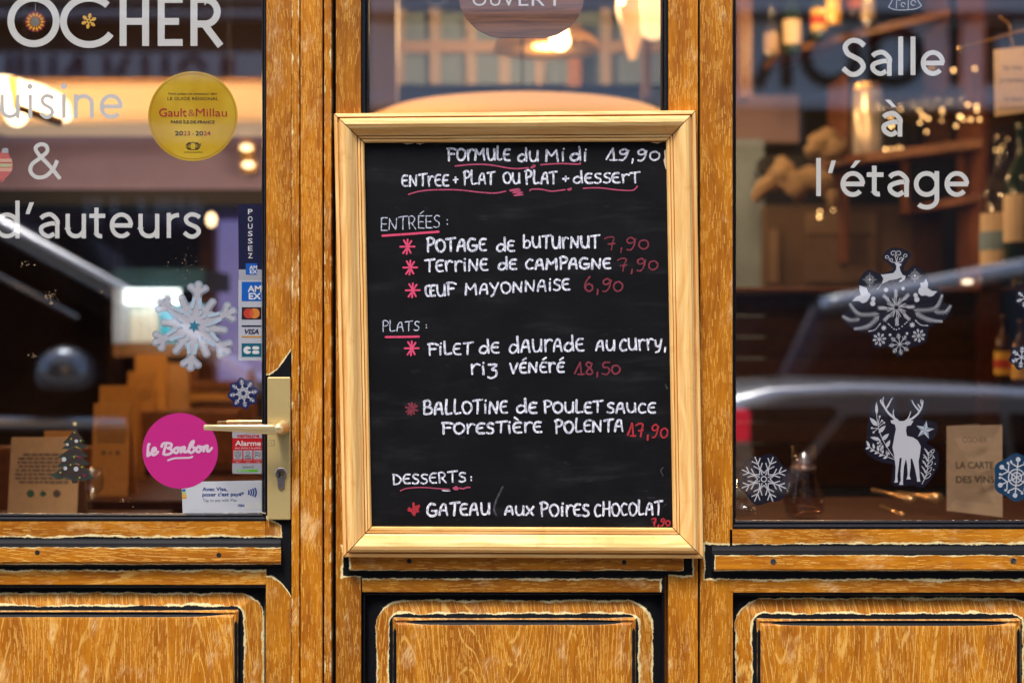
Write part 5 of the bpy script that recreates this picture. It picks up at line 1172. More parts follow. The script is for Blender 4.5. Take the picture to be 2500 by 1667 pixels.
table('wooden table behind the first one, carrying the standing orange menu', 150, 640, 1.15, 1.8, TZ)
table('third wooden table back on the door side, under the pink sticker', 200, 620, 2.05, 2.65, TZ)
def menu(label, px0, px1, ptop, d, mat, lines=0, logos=False, lean=.03, yaw=0, zb=TZ, group='kraft menus standing on the tables'):
    a, b = at(px0, ptop, d), at(px1, ptop, d); w_ = b[0] - a[0]; H_ = a[2] - zb
    t = thing('menu_card', label, 'menu', ((a[0] + b[0]) / 2, d, zb), group)
    mb = MB(); mb.loft([[(a[0], d + .0, zb), (b[0], d, zb), (b[0], d + .003, zb), (a[0], d + .003, zb)], [(a[0], d + lean, a[2]), (b[0], d + lean, b[2]), (b[0], d + lean + .003, a[2]), (a[0], d + lean + .003, a[2])]])
    mb.build('front_cover', mat, t)
    mb = MB(); mb.loft([[(a[0], d + .09, zb), (b[0], d + .09, zb), (b[0], d + .093, zb), (a[0], d + .093, zb)], [(a[0], d + lean + .004, a[2]), (b[0], d + lean + .004, b[2]), (b[0], d + lean + .007, a[2]), (a[0], d + lean + .007, a[2])]])
    mb.build('back_cover', mat, t)
    y_ = lambda z: d + lean * (z - zb) / H_ - .0008
    rg = random.Random(int(px0 + ptop))
    for i in range(lines):
        z = a[2] - H_ * (.20 + .035 * i * 1.25); xx = rg.uniform(.08, .14) + (.05 if i in (0, lines - 1) else 0); mb = MB(); x = a[0] + w_ * xx
        while x < b[0] - w_ * xx:
            l_ = w_ * rg.uniform(.04, .11); x2 = min(x + l_, b[0] - w_ * xx); mb.v += [(x, y_(z), z), (x2, y_(z), z), (x2, y_(z + .004), z + .0042), (x, y_(z + .004), z + .0042)]; n = len(mb.v); mb.f.append((n - 4, n - 3, n - 2, n - 1)); x = x2 + w_ * .018
        mb.build('text_line', m_inkk, t)
    if logos:
        for i, q in enumerate((.32, .5, .70)):
            z = a[2] - H_ * (.20 + .035 * lines * 1.25 + .07); x = a[0] + w_ * q
            MB().tube([(x, y_(z) - .0003, z), (x, y_(z) - .0009, z)], w_ * (.055 if i != 1 else .05), 14 if i != 1 else 4).build('green_logo', plain('logo_green', (.05, .12, .05), .7) if i < 2 else m_inkk, t)
    return t
menu('large kraft menu card with small print and three logos, lower left corner', 16, 186, 1070, .62, m_kraft, 8, True)
menu('kraft card showing above the large menu card, lower left', 98, 176, 1054, .80, m_kraft_lit, 0)
menu('tall bright orange kraft menu with small print and three dark logos', 221, 311, 986, 1.25, m_kraft_lit, 6, True)
menu('orange menu behind and above the tall bright one', 236, 332, 942, 1.62, m_kraft_lit, 2)
menu('blurred orange menu halfway up, below the gel snow crystal', 306, 374, 908, 2.15, m_kraft_lit, 3)
menu('highest blurred orange menu of the stepped row', 325, 402, 864, 2.5, m_kraft_lit, 0)
menu('dull brown menu just left of the highest orange one', 396, 455, 886, 2.55, m_kraft, 0)
t = thing('bench', 'blurred wooden bench with bright orange slats, behind the pink round sticker', 'bench', at(500, 1000, 2.9))
for i, (y0, y1, mt_) in enumerate(((930, 948, m_oakin), (957, 977, m_kraft_lit), (986, 1020, m_oakin))): dbox(MB(), 455, 620, y0, y1, 2.9 + .02 * i, .04).build('slat', mt_, t)
dbox(MB(), 460, 476, 900, 1300, 2.96, .05).build('leg', m_oakin, t); dbox(MB(), 604, 620, 900, 1300, 2.96, .05).build('leg', m_oakin, t)
def chair(label, px, d, w_=.42, seatz=.46, backz=.86):
    x = at(px, 0, d)[0]; t = thing('chair', label, 'chair', (x, d, 0), 'dark wooden chairs')
    MB().box(x - w_ / 2, x + w_ / 2, d - .2, d + .2, seatz - .03, seatz).build('seat', m_oakin, t, bevel=.006)
    for sx in (-1, 1):
        MB().box(x + sx * (w_ / 2 - .02) - .02, x + sx * (w_ / 2 - .02) + .02, d + .16, d + .2, .0, backz).build('leg', m_oakin, t)
        MB().box(x + sx * (w_ / 2 - .02) - .02, x + sx * (w_ / 2 - .02) + .02, d - .2, d - .16, .0, seatz - .031).build('leg', m_oakin, t)
    MB().box(x - w_ / 2 + .045, x + w_ / 2 - .045, d + .165, d + .19, backz - .2, backz - .02).build('backrest', m_oakin, t, bevel=.006)
chair('dark wooden chair at the second table, behind the tall orange menu', 430, 1.95, backz=.98); chair('dark wooden chair at the left edge behind the large menu card', 20, 1.2, backz=.92); chair('dark wooden chair far back under the small blue crystal sticker', 560, 2.0, backz=.95)
def wine_glass(label, px, d, h=.20, r=.038, zb=TZ, group='wine glasses on the tables', name='wine_glass', mat=None):
    x = at(px, 0, d)[0]; t = MB().lathe(x, d, [(r * .9, 0), (r * .9, .002), (.004, .008), (.0035, h * .42), (r * .5, h * .48), (r * .95, h * .62), (r, h * .75), (r * .8, h), (r * .77, h), (r * .97, h * .75), (r * .9, h * .62), (r * .45, h * .5), (.002, h * .46), (.002, .004)], 20, zb).build(name, mat or m_table_glass, None, smooth=True)
    tag(t, label, 'glass', group); return t
wine_glass('wine glass on the table right of the christmas tree sticker', 222, .72, .12, .028)

# right window: bar with shelves ----------------------------------------
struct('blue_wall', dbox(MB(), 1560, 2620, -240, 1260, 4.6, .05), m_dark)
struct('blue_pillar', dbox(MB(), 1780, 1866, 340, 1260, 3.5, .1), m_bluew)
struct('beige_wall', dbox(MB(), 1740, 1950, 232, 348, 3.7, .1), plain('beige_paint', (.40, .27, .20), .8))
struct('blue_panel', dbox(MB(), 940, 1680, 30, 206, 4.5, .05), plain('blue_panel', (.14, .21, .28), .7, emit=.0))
for px in (975, 1062, 1150, 1232, 1318, 1480): struct('panel_slat', dbox(MB(), px - 13, px + 13, 20, 206, 4.45, .04), plain('slat_beige', (.30, .26, .24), .7))
struct('panel_post', dbox(MB(), 1386, 1418, 60, 212, 4.3, .05), m_oakin)
struct('panel_rail', dbox(MB(), 960, 1640, 100, 128, 4.44, .03), plain('panel_warm', (.30, .22, .17), .7))
struct('dark_post', dbox(MB(), 905, 968, -60, 300, 2.8, .1), plain('post_brown', (.09, .05, .03), .6))
struct('dark_post', dbox(MB(), 1572, 1590, -60, 240, 3.6, .1), plain('post_brown', (.09, .05, .03), .6))
bar = thing('bar_shelving', 'dark wooden bar shelving full of glasses and bottles in the right window', 'shelf', at(2200, 500, 3.2))
def part(x0, x1, y0, y1, d, th, mat, nm, parent=None): return dbox(MB(), x0, x1, y0, y1, d, th).build(nm, mat, parent or bar)
m_shelf = plain('shelf_red_brown', (.17, .062, .028), .4, var=.2)
part(2398, 2412, -120, 700, 2.9, .3, m_shelf, 'upright'); part(2308, 2318, -60, 350, 3.3, .3, m_shelf, 'upright'); part(2060, 2072, 180, 640, 3.3, .3, m_shelf, 'upright'); part(1806, 1836, -80, 240, 3.2, .1, m_shelf, 'upright')
mb = MB(); P0, P1 = at(1960, 378, 3.2), at(2400, 338, 2.9)
def plank(p, q, th, dep, mat, nm='shelf_board'):
    mb = MB(); mb.loft([[(p[0], p[1], p[2]), (p[0], p[1] + dep, p[2]), (p[0], p[1] + dep, p[2] - th), (p[0], p[1], p[2] - th)], [(q[0], q[1], q[2]), (q[0], q[1] + dep, q[2]), (q[0], q[1] + dep, q[2] - th), (q[0], q[1], q[2] - th)]]); mb.build(nm, mat, bar)
plank(at(1940, 396, 3.3), at(2402, 336, 2.9), .035, .3, m_oakin); plank(at(1900, 120, 3.3), at(2320, 20, 3.0), .03, .3, m_oakin); plank(at(2230, 500, 3.2), at(2400, 470, 2.9), .03, .3, m_shelf); plank(at(2200, 372, 3.2), at(2360, 352, 3.0), .02, .3, m_shelf)
part(2206, 2220, 366, 520, 3.15, .05, m_oakin, 'upright'); part(2345, 2358, 350, 500, 3.05, .05, m_oakin, 'upright'); part(1868, 2230, 380, 414, 3.25, .2, m_dark, 'cupboard')
part(1868, 2235, 500, 700, 3.4, .2, plain('appliance_bronze', (.13, .085, .05), .5), 'cupboard'); part(1968, 2140, 520, 572, 3.38, .02, plain('appliance_light', (.24, .17, .11), .5), 'drawer_front'); part(1968, 2140, 576, 690, 3.38, .02, plain('appliance_mid', (.18, .12, .08), .5), 'drawer_front'); part(1880, 1900, 560, 690, 3.36, .02, plain('appliance_light', (.24, .17, .11), .5), 'drawer_front')
part(2232, 2300, 500, 690, 3.36, .02, m_oakdk, 'cupboard'); part(2360, 2396, 352, 640, 3.3, .05, m_bluew, 'side_panel')
counter = thing('bar_counter', 'dark slatted wooden bar counter across the right window', 'counter', at(2150, 900, 2.2))
a = at(1680, 700, 2.2); b_ = at(2700, 1300, 2.2)
MB().box(a[0], b_[0], 2.1, 2.7, tz(716, 2.2), tz(704, 2.2) ).build('counter_top', m_shelf, counter, bevel=.004)
for i in range(9):
    y0 = 720 + i * 52; dbox(MB(), 1680, 2700, y0, y0 + 49, 2.2 + .004 * (i % 2), .03).build('board', m_oakdk if i % 3 else plain('bar_board', (.085, .035, .014), .35, var=.2), counter)
dbox(MB(), 2395, 2440, 640, 1300, 2.1, .06).build('corner_post', plain('bar_post', (.12, .035, .012), .35, var=.2), counter)
m_bot = plain('bottle_green', (.012, .03, .014), .12); m_botb = plain('bottle_brown', (.05, .02, .008), .12); m_lab = plain('label_cream', (.62, .50, .34), .6); m_laby = plain('label_yellow', (.75, .45, .06), .6); m_labr = plain('label_red', (.5, .05, .03), .6); m_laba = plain('label_blue', (.16, .28, .40), .6)
def bottle(label, px, pbase, ptop, d, gm, lm, stripe=None, group='bottles on the bar and shelves'):
    a, b_ = at(px, pbase, d), at(px, ptop, d); H_ = b_[2] - a[2]; r = H_ * .128
    t = thing('bottle', label, 'bottle', a, group)
    MB().lathe(a[0], d, [(r * .9, 0), (r, .01), (r, H_ * .58), (r * .8, H_ * .66), (r * .34, H_ * .76), (r * .32, H_ * .93), (r * .38, H_ * .94), (r * .38, H_)], 16, a[2]).build('glass_body', gm, t, smooth=True)
    MB().lathe(a[0], d, [(r * 1.02, H_ * .14), (r * 1.02, H_ * .48)], 16, a[2]).build('paper_label', lm, t)
    if stripe: MB().lathe(a[0], d, [(r * 1.05, H_ * .24), (r * 1.05, H_ * .36)], 16, a[2]).build('label_band', stripe, t)
    return t
bottle('bottle with a white and blue label right of the upright post', 2443, 700, 330, 2.0, m_table_glass, m_lab, m_laba)
bottle('dark bottle with a cream label at the right edge of the shelves', 2496, 640, 300, 1.9, m_bot, m_lab)
bottle('brown bottle with a yellow and red label, left of the dark crystal sticker', 2450, 938, 770, 1.7, m_botb, m_laby, m_labr)
bottle('brown bottle with a plain yellow label at the right edge, below the crystal sticker', 2492, 948, 780, 1.65, m_botb, m_laby)
bottle('bottle with a big yellow label, top of the right window left of the bell', 2000, 100, -60, 3.1, m_bot, m_laby, m_labr)
bottle('amber bottle glowing yellow at the top of the right window', 2036, 62, -90, 3.0, plain('bottle_amber', (.6, .33, .04), .15), m_laby)
bottle('bottle with an orange label left of the bell sticker', 2084, 44, -100, 3.1, m_botb, plain('label_orange', (.8, .22, .02), .6))
bottle('pale bottle just right of the orange labelled one', 2118, 70, -80, 3.1, m_table_glass, m_lab)
bottle('dark bottle with a heart shaped cream label, upper left of the right window', 1934, 135, -40, 3.1, m_bot, m_lab)
bottle('pale bottle at the far left of the top shelf', 1884, 150, 10, 3.1, m_table_glass, plain('label_tan', (.36, .26, .18), .6))
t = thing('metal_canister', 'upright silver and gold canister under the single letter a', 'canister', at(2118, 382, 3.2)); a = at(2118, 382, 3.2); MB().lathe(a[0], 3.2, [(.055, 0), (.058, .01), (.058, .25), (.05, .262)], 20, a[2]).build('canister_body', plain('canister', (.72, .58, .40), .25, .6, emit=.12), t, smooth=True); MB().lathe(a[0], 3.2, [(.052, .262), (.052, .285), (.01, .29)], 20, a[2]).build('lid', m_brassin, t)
def cloth_lump(name, label, cat, pts, d, mat, seed):
    rg = random.Random(seed); t = thing(name, label, cat, at(pts[0][0], pts[0][1], d))
    for i, (px, py, r, sz) in enumerate(pts):
        a = at(px, py, d); mb = MB(); mb.ball(a, r, 14, 9, sz); mb.v = [(x + rg.gauss(0, r * .10), y + rg.gauss(0, r * .1), z + rg.gauss(0, r * .10)) for x, y, z in mb.v]; mb.build('fold', mat, t, smooth=True)
m_beige = plain('beige_cloth', (.30, .21, .12), .85, var=.1, scale=30)
t = thing('plush_figure', 'beige plush figure draped on the bar, blurred at the left of the right window', 'plush toy', at(1920, 480, 2.9)); rg = random.Random(5)
for nm, pts, rr in (('arm', [(1842, 490), (1862, 462), (1890, 442), (1912, 428)], [.02, .035, .04, .05]), ('head', [(1886, 408), (1900, 415), (1918, 422), (1930, 440)], [.03, .06, .055, .04]), ('body', [(1915, 430), (1936, 450), (1975, 438), (2005, 440), (2024, 462)], [.05, .06, .055, .06, .045]), ('leg', [(2018, 455), (2030, 478), (2034, 505)], [.045, .035, .02]), ('leg', [(1936, 448), (1948, 470), (1956, 488)], [.05, .035, .02]), ('ear', [(1905, 405), (1918, 396)], [.02, .012])):
    mb = MB(); mb.tube([at(px, py, 2.9 + rg.uniform(-.03, .03)) for px, py in pts], [q * .78 for q in rr], 12); mb.v = [(x + rg.gauss(0, .006), y + rg.gauss(0, .006), z + rg.gauss(0, .006)) for x, y, z in mb.v]; mb.build(nm, m_beige, t, smooth=True)
cloth_lump('paper_flower', 'crumpled beige paper flower on the cupboard, left of the silver canister', 'flower', [(2005, 352, .055, .9), (2032, 362, .06, .8), (2020, 338, .045, .8), (1990, 365, .04, .7)], 3.1, m_beige, 8)
# glasses on the shelf, with added glowing beads for the glints on them
gl0 = wine_glass('leftmost stemmed glass of the row on the bar shelf', 2150, 3.15, .22, .045, tz(372, 3.15), 'glasses in a row on the bar shelf')
for i, px in enumerate((2178, 2206, 2238, 2268, 2300, 2330, 2362, 2388)):
    g = gl0.copy(); col.objects.link(g); g.location = (at(px, 0, 3.12)[0] - at(2150, 0, 3.15)[0], 0, .006 * i); g['label'] = ('second', 'third', 'fourth', 'fifth', 'sixth', 'seventh', 'eighth', 'rightmost')[i] + ' stemmed glass from the left in the row on the bar shelf' if i < 7 else 'rightmost stemmed glass of the row on the bar shelf'
t = thing('glint_beads', 'string of tiny added glow beads standing in for glints on the glasses in the right window', 'glint beads', at(2250, 300, 2.9))
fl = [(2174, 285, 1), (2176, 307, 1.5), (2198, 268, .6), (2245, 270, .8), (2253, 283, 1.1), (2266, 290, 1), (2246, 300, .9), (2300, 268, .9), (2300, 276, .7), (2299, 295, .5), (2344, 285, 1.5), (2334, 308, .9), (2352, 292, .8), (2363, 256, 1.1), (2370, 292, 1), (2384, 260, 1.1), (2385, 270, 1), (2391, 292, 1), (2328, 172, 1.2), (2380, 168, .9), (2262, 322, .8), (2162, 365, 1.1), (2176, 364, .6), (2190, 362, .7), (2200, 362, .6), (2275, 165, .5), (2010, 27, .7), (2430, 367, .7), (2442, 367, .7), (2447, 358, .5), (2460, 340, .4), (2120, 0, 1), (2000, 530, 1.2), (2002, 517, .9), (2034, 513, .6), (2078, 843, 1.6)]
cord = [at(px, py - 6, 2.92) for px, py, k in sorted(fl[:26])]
MB().tube(cord, .0012, 4).build('bead_wire', m_cord, t)
for px, py, k in fl: MB().ball(at(px, py, 2.9), .0044 * k ** .5, 8, 6).build('bulb', plain('glint_glow_%d' % int(k * 10), (1.0, .56, .20), .5, emit=9 * k ** .6), t, smooth=True)
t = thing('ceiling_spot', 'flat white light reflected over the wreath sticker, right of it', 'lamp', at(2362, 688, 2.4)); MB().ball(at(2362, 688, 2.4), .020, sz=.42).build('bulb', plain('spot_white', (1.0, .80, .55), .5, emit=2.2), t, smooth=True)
# hanging paper sign on a brass hook rail
t = thing('paper_sign', 'handwritten paper sign hanging from a thin string at the right edge', 'sign', at(2464, 200, 1.3))
a = [at(2427, 122, 1.3), at(2530, 110, 1.3), at(2532, 270, 1.3), at(2430, 285, 1.3)]
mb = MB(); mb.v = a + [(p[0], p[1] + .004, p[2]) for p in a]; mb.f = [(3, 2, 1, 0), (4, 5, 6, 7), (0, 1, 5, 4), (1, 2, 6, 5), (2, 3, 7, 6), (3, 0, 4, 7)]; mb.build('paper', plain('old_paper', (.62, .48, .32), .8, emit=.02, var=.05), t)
for s_, x0, x1, yb_ in (('la vie', 2450, 2495, 170), ('prenez', 2442, 2500, 200), ('le bon', 2452, 2498, 246), ('a la votre', 2442, 2500, 268)): text(s_, x0, x1, yb_, 12, m_inkk, 1.2985, t, 'ink_line')
MB().tube([at(2464, 82, 1.3), at(2473, 110, 1.3), at(2472, 124, 1.297)], .0012, 5).build('string', m_kraft, t)
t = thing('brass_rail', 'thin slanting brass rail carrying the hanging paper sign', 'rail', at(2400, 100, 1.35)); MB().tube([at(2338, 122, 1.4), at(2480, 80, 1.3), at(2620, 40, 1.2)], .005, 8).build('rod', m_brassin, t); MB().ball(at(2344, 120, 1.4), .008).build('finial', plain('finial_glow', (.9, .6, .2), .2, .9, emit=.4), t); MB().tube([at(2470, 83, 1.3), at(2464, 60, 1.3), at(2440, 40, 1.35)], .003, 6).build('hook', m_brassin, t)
part(2410, 2640, -200, 640, 3.4, .05, plain('alcove_brown', (.10, .05, .03), .6), 'back_board')
# window table, right
table('dark wooden table behind the right window, set with a carafe and wine card', 1720, 2640, .30, 1.05, TZ + .02, 'tables set for lunch')
m_card = plain('wine_card_kraft', (.46, .30, .17), .8, var=.05, scale=60)
t = thing('wine_card', 'kraft wine card reading LA CARTE DES VINS in the lower right corner', 'menu', at(2380, 1260, .50))
a = [at(2312, 1040, .52), at(2447, 1037, .50), at(2448, 1262, .50), at(2312, 1246, .54)]
mb = MB(); mb.v = a + [(p[0], p[1] + .003, p[2]) for p in a]; mb.f = [(3, 2, 1, 0), (4, 5, 6, 7), (0, 1, 5, 4), (1, 2, 6, 5), (2, 3, 7, 6), (3, 0, 4, 7)]; mb.build('front_cover', m_card, t)
mb = MB(); mb.v = [a[0], a[3], (a[3][0] + .10, a[3][1] + .10, a[3][2]), (a[0][0] + .10, a[0][1] + .10, a[0][2])]; mb.f = [(0, 1, 2, 3)]; mb.build('back_cover', m_card, t)
text('LA CARTE', 2334, 2426, 1143, 17, plain('menu_print', (.05, .028, .015), .8), .497, t, 'print', bold=.02); text('DES VINS', 2334, 2428, 1178, 17, plain('menu_print', (.05, .028, .015), .8), .497, t, 'print', bold=.02); text('Ecocher', 2352, 2411, 1081, 15, m_inkk, .497, t, 'print') if False else text('COCHER', 2350, 2410, 1080, 14, m_inkk, .497, t, 'print'); text('Bistrot Auteurs', 2346, 2412, 1093, 7, m_inkk, .497, t, 'print') if False else None
cx = at(1962, 0, .55)[0]
t = thing('carafe', 'small glass oil carafe with a stopper beside the navy crystal sticker', 'carafe', (cx, .55, TZ + .02))
MB().lathe(cx, .55, [(.030, 0), (.041, .012), (.043, .035), (.036, .06), (.026, .09), (.0265, .15), (.024, .15), (.0235, .09), (.034, .058), (.040, .035), (.038, .012), (.01, .006)], 24, tz(1262, .55)).build('glass_body', glass_mat('carafe_glass', .05, (.86, .78, .72), .05), t, smooth=True)
MB().lathe(cx, .55, [(.026, .0), (.027, .012), (.012, .02), (.009, .028), (.011, .036), (.003, .040)], 16, tz(1152, .55)).build('stopper', plain('stopper', (.22, .15, .12), .3, .5), t, smooth=True)
for k, (p, q, w_) in enumerate((((2130, 1195), (2228, 1222), .010), ((2190, 1205), (2292, 1218), .014), ((2150, 1235), (2205, 1262), .010))):
    a_, b_ = at(*p, .85), at(*q, .70); t = thing('cutlery', ('long brass coloured fork lying on the right window table', 'knife lying across the napkin on the right window table', 'spoon nearest the glass on the right window table')[k], 'cutlery', a_)
    z0 = TZ + .024
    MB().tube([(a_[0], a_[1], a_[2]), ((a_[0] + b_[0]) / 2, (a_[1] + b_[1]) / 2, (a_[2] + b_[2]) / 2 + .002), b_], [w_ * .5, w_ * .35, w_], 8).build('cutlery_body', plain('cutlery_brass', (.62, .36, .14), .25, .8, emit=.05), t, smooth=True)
t = thing('tumbler', 'low drinking glass on the table at the bottom left of the right window', 'glass', at(1816, 1255, .5)); MB().lathe(at(1816, 0, .5)[0], .5, [(.026, 0), (.032, .07), (.030, .07), (.024, .006)], 20, tz(1256, .5)).build('glass_body', m_table_glass, t, smooth=True)
# pendants added out of view to light the menus, bar and room
for px, d, e in ((120, .42, 24), (420, 1.0, 40), (330, 1.85, 30), (2100, 2.0, 14), (2420, .9, 26), (1250, 3.6, 80), (1950, 2.7, 20)):
    x = at(px, 0, d)[0]; t = thing('pendant_lamp', 'small pendant lamp hanging from the ceiling out of view above the window, number unseen' if False else {120: 'small added pendant lighting the first table on the door side', 420: 'small added pendant lighting the second table on the door side', 330: 'small added pendant lighting the third table on the door side', 2100: 'small added pendant lighting the bar in the right window', 2420: 'small added pendant lighting the right window table', 1250: 'small added pendant lighting the back of the room in the middle', 1950: 'small added pendant lighting the left end of the bar'}[px], 'lamp', (x, d, 2.25 + .1 * d), 'added pendants out of view')
    zl = 2.25 + .1 * d
    MB().lathe(x, d, [(.10, 0), (.09, .05), (.03, .10)], 20, zl).build('lamp_shade', m_brassin, t); MB().tube([(x, d, zl + .1), (x, d, 3.3)], .003, 6).build('cord', m_cord, t); MB().ball((x, d, zl - .02), .03).build('bulb', m_bulb, t)
    lamp_light('lamp_light', (x, d, zl - .09), e, (1, .60, .28), .06, t)
LAMP = 1.0
# ------------------------------------------------------------------ the street behind the camera, seen mirrored in the glass
def m_at(px, py, y): return at(px, py, abs(y))[0], y, at(px, py, abs(y))[2]       # point whose mirror image in the glass falls there
def mbox(px0, px1, py0, py1, y, th, name, mat, parent=None, **k):
    a, b = m_at(px0, py1, y), m_at(px1, py0, y)
    return MB().box(a[0], b[0], y - th, y, a[2], b[2]).build(name, mat, parent, **k)
YO = -13.0
opp = thing('stone_building', 'pale stone building across the street, mirrored in the windows', 'building', (0, YO, GROUND))
m_stone = plain('opposite_stone', (.36, .31, .26), .85, var=.1, scale=12)
MB().box(-24, 24, YO - 8, YO - .30, 4.9, 12.0).build('wall', m_stone, opp)
MB().box(-24, 24, YO - 8, YO - .30, GROUND, 2.0 + .2).build('ground_floor', plain('opposite_dark', (.035, .033, .036), .6), opp)
MB().box(-24, 24, YO - 8, YO - .32, 2.2, 4.9).build('ground_floor', plain('opposite_dark', (.035, .033, .036), .6), opp)
MB().box(-24, 24, YO - .30, YO - .05, 4.9, 5.15).build('cornice', m_stone, opp)
m_winf = plain('opposite_frames', (.6, .6, .58), .5); m_wing = plain('opposite_glass', (.03, .04, .05), .08)
for fl_ in range(2):
    for i in range(16):
        x = -22.5 + i * 3.0; z = 5.7 + fl_ * 3.0
        f = MB().box(x - .62, x + .62, YO - .299, YO - .22, z - .05, z + 2.0).build('window', m_winf, opp); MB().box(x - .54, x + .54, YO - .219, YO - .205, z + .03, z + 1.92).build('pane', m_wing, f)
# fascias: blue-grey with dark letters (right), with navy letters (left)
mbox(700, 3400, 52, 238, YO, .28, 'fascia', plain('fascia_blue_grey', (.80, .88, .95), .5), opp)
mbox(700, 3400, 238, 262, YO + .04, .30, 'fascia_ledge', plain('fascia_ledge', (.85, .86, .92), .5), opp)
mbox(900, 3400, -6, 24, YO + .25, .3, 'awning_edge', plain('awning_edge', (.85, .88, .95), .5), opp)
mbox(1740, 1960, 262, 346, YO, .28, 'pilaster', plain('pilaster', (.45, .32, .26), .7), opp)
m_dl = plain('fascia_letter_dark', (.012, .010, .008), .6)
def mstroke(lst, w, parent, mat):
    mb = MB()
    for s_ in lst:
        n = len(s_); b0 = len(mb.v)
        for i, (px, py) in enumerate(s_):
            p, q = s_[max(i - 1, 0)], s_[min(i + 1, n - 1)]; tx, ty = q[0] - p[0], q[1] - p[1]; d = math.hypot(tx, ty); nx, ny = -ty / d * w / 2, tx / d * w / 2
            mb.v += [m_at(px + nx, py + ny, YO + .03), m_at(px - nx, py - ny, YO + .03)]
        for i in range(n - 1): mb.f.append((b0 + 2 * i, b0 + 2 * i + 1, b0 + 2 * i + 3, b0 + 2 * i + 2))
    return mb.build('letter', mat, parent)
for L_ in ([[(1820, 30), (1820, 212)]], [[(1918, 60), (1850, 212)], [(1922, 30), (1922, 212)]], [arc(2030, 135, 62, 62, 120, 420, 30)], [arc(2185, 135, 62, 62, -150, 150, 30), [(2134, 60), (2134, 205)]], [[(2335, 60), (2335, 205)]], [[(2420, 60), (2420, 205)], [(2420, 70), (2470, 70)]]): mstroke(L_, 28, opp, m_dl)
mbox(-700, 700, 128, 190, YO, .28, 'fascia', plain('fascia_pale', (.80, .82, .90), .5), opp)
m_nv = plain('fascia_letter_navy', (.008, .012, .10), .5)
for L_ in ([[(20, 132), (20, 184)], [(48, 132), (48, 184)]], [[(82, 134), (82, 184)], [(126, 134), (126, 184)]], [[(192, 134), (160, 184)], [(192, 134), (196, 184)]], [[(256, 134), (262, 184)], [(310, 134), (286, 184)]], [[(352, 134), (352, 184)], [(402, 134), (402, 184)]], [arc(468, 176, 27, 36, 0, 180, 12)], [[(546, 136), (546, 186)], [(560, 136), (560, 186)]]): mstroke(L_, 17, opp, m_nv)
mbox(-700, 700, 24, 34, YO + .1, .3, 'awning_edge', plain('awning_edge', (.85, .88, .95), .5), opp)
mbox(-700, 700, 300, 345, YO, .26, 'shop_blind', plain('shop_blind', (.35, .34, .42), .6), opp)
m_wl = plain('shop_window_letter', (.55, .55, .60), .5)
for i, L_ in enumerate(([[(212, 484), (212, 545)], [(236, 484), (236, 545)]], [[(278, 484), (278, 545)]], [[(340, 484), (356, 545)], [(376, 545), (392, 484)]], [[(410, 484), (410, 545)]], [[(436, 484), (446, 545)], [(460, 545), (474, 484)]], [[(486, 500), (486, 545)]])): mstroke(L_, 9, opp, m_wl)
for i in range(10):
    x = -20 + i * 4.4; MB().box(x, x + .35, YO - .318, YO - .10, GROUND, 3.4).build('pier', plain('pier_grey', (.16, .15, .16), .7), opp)

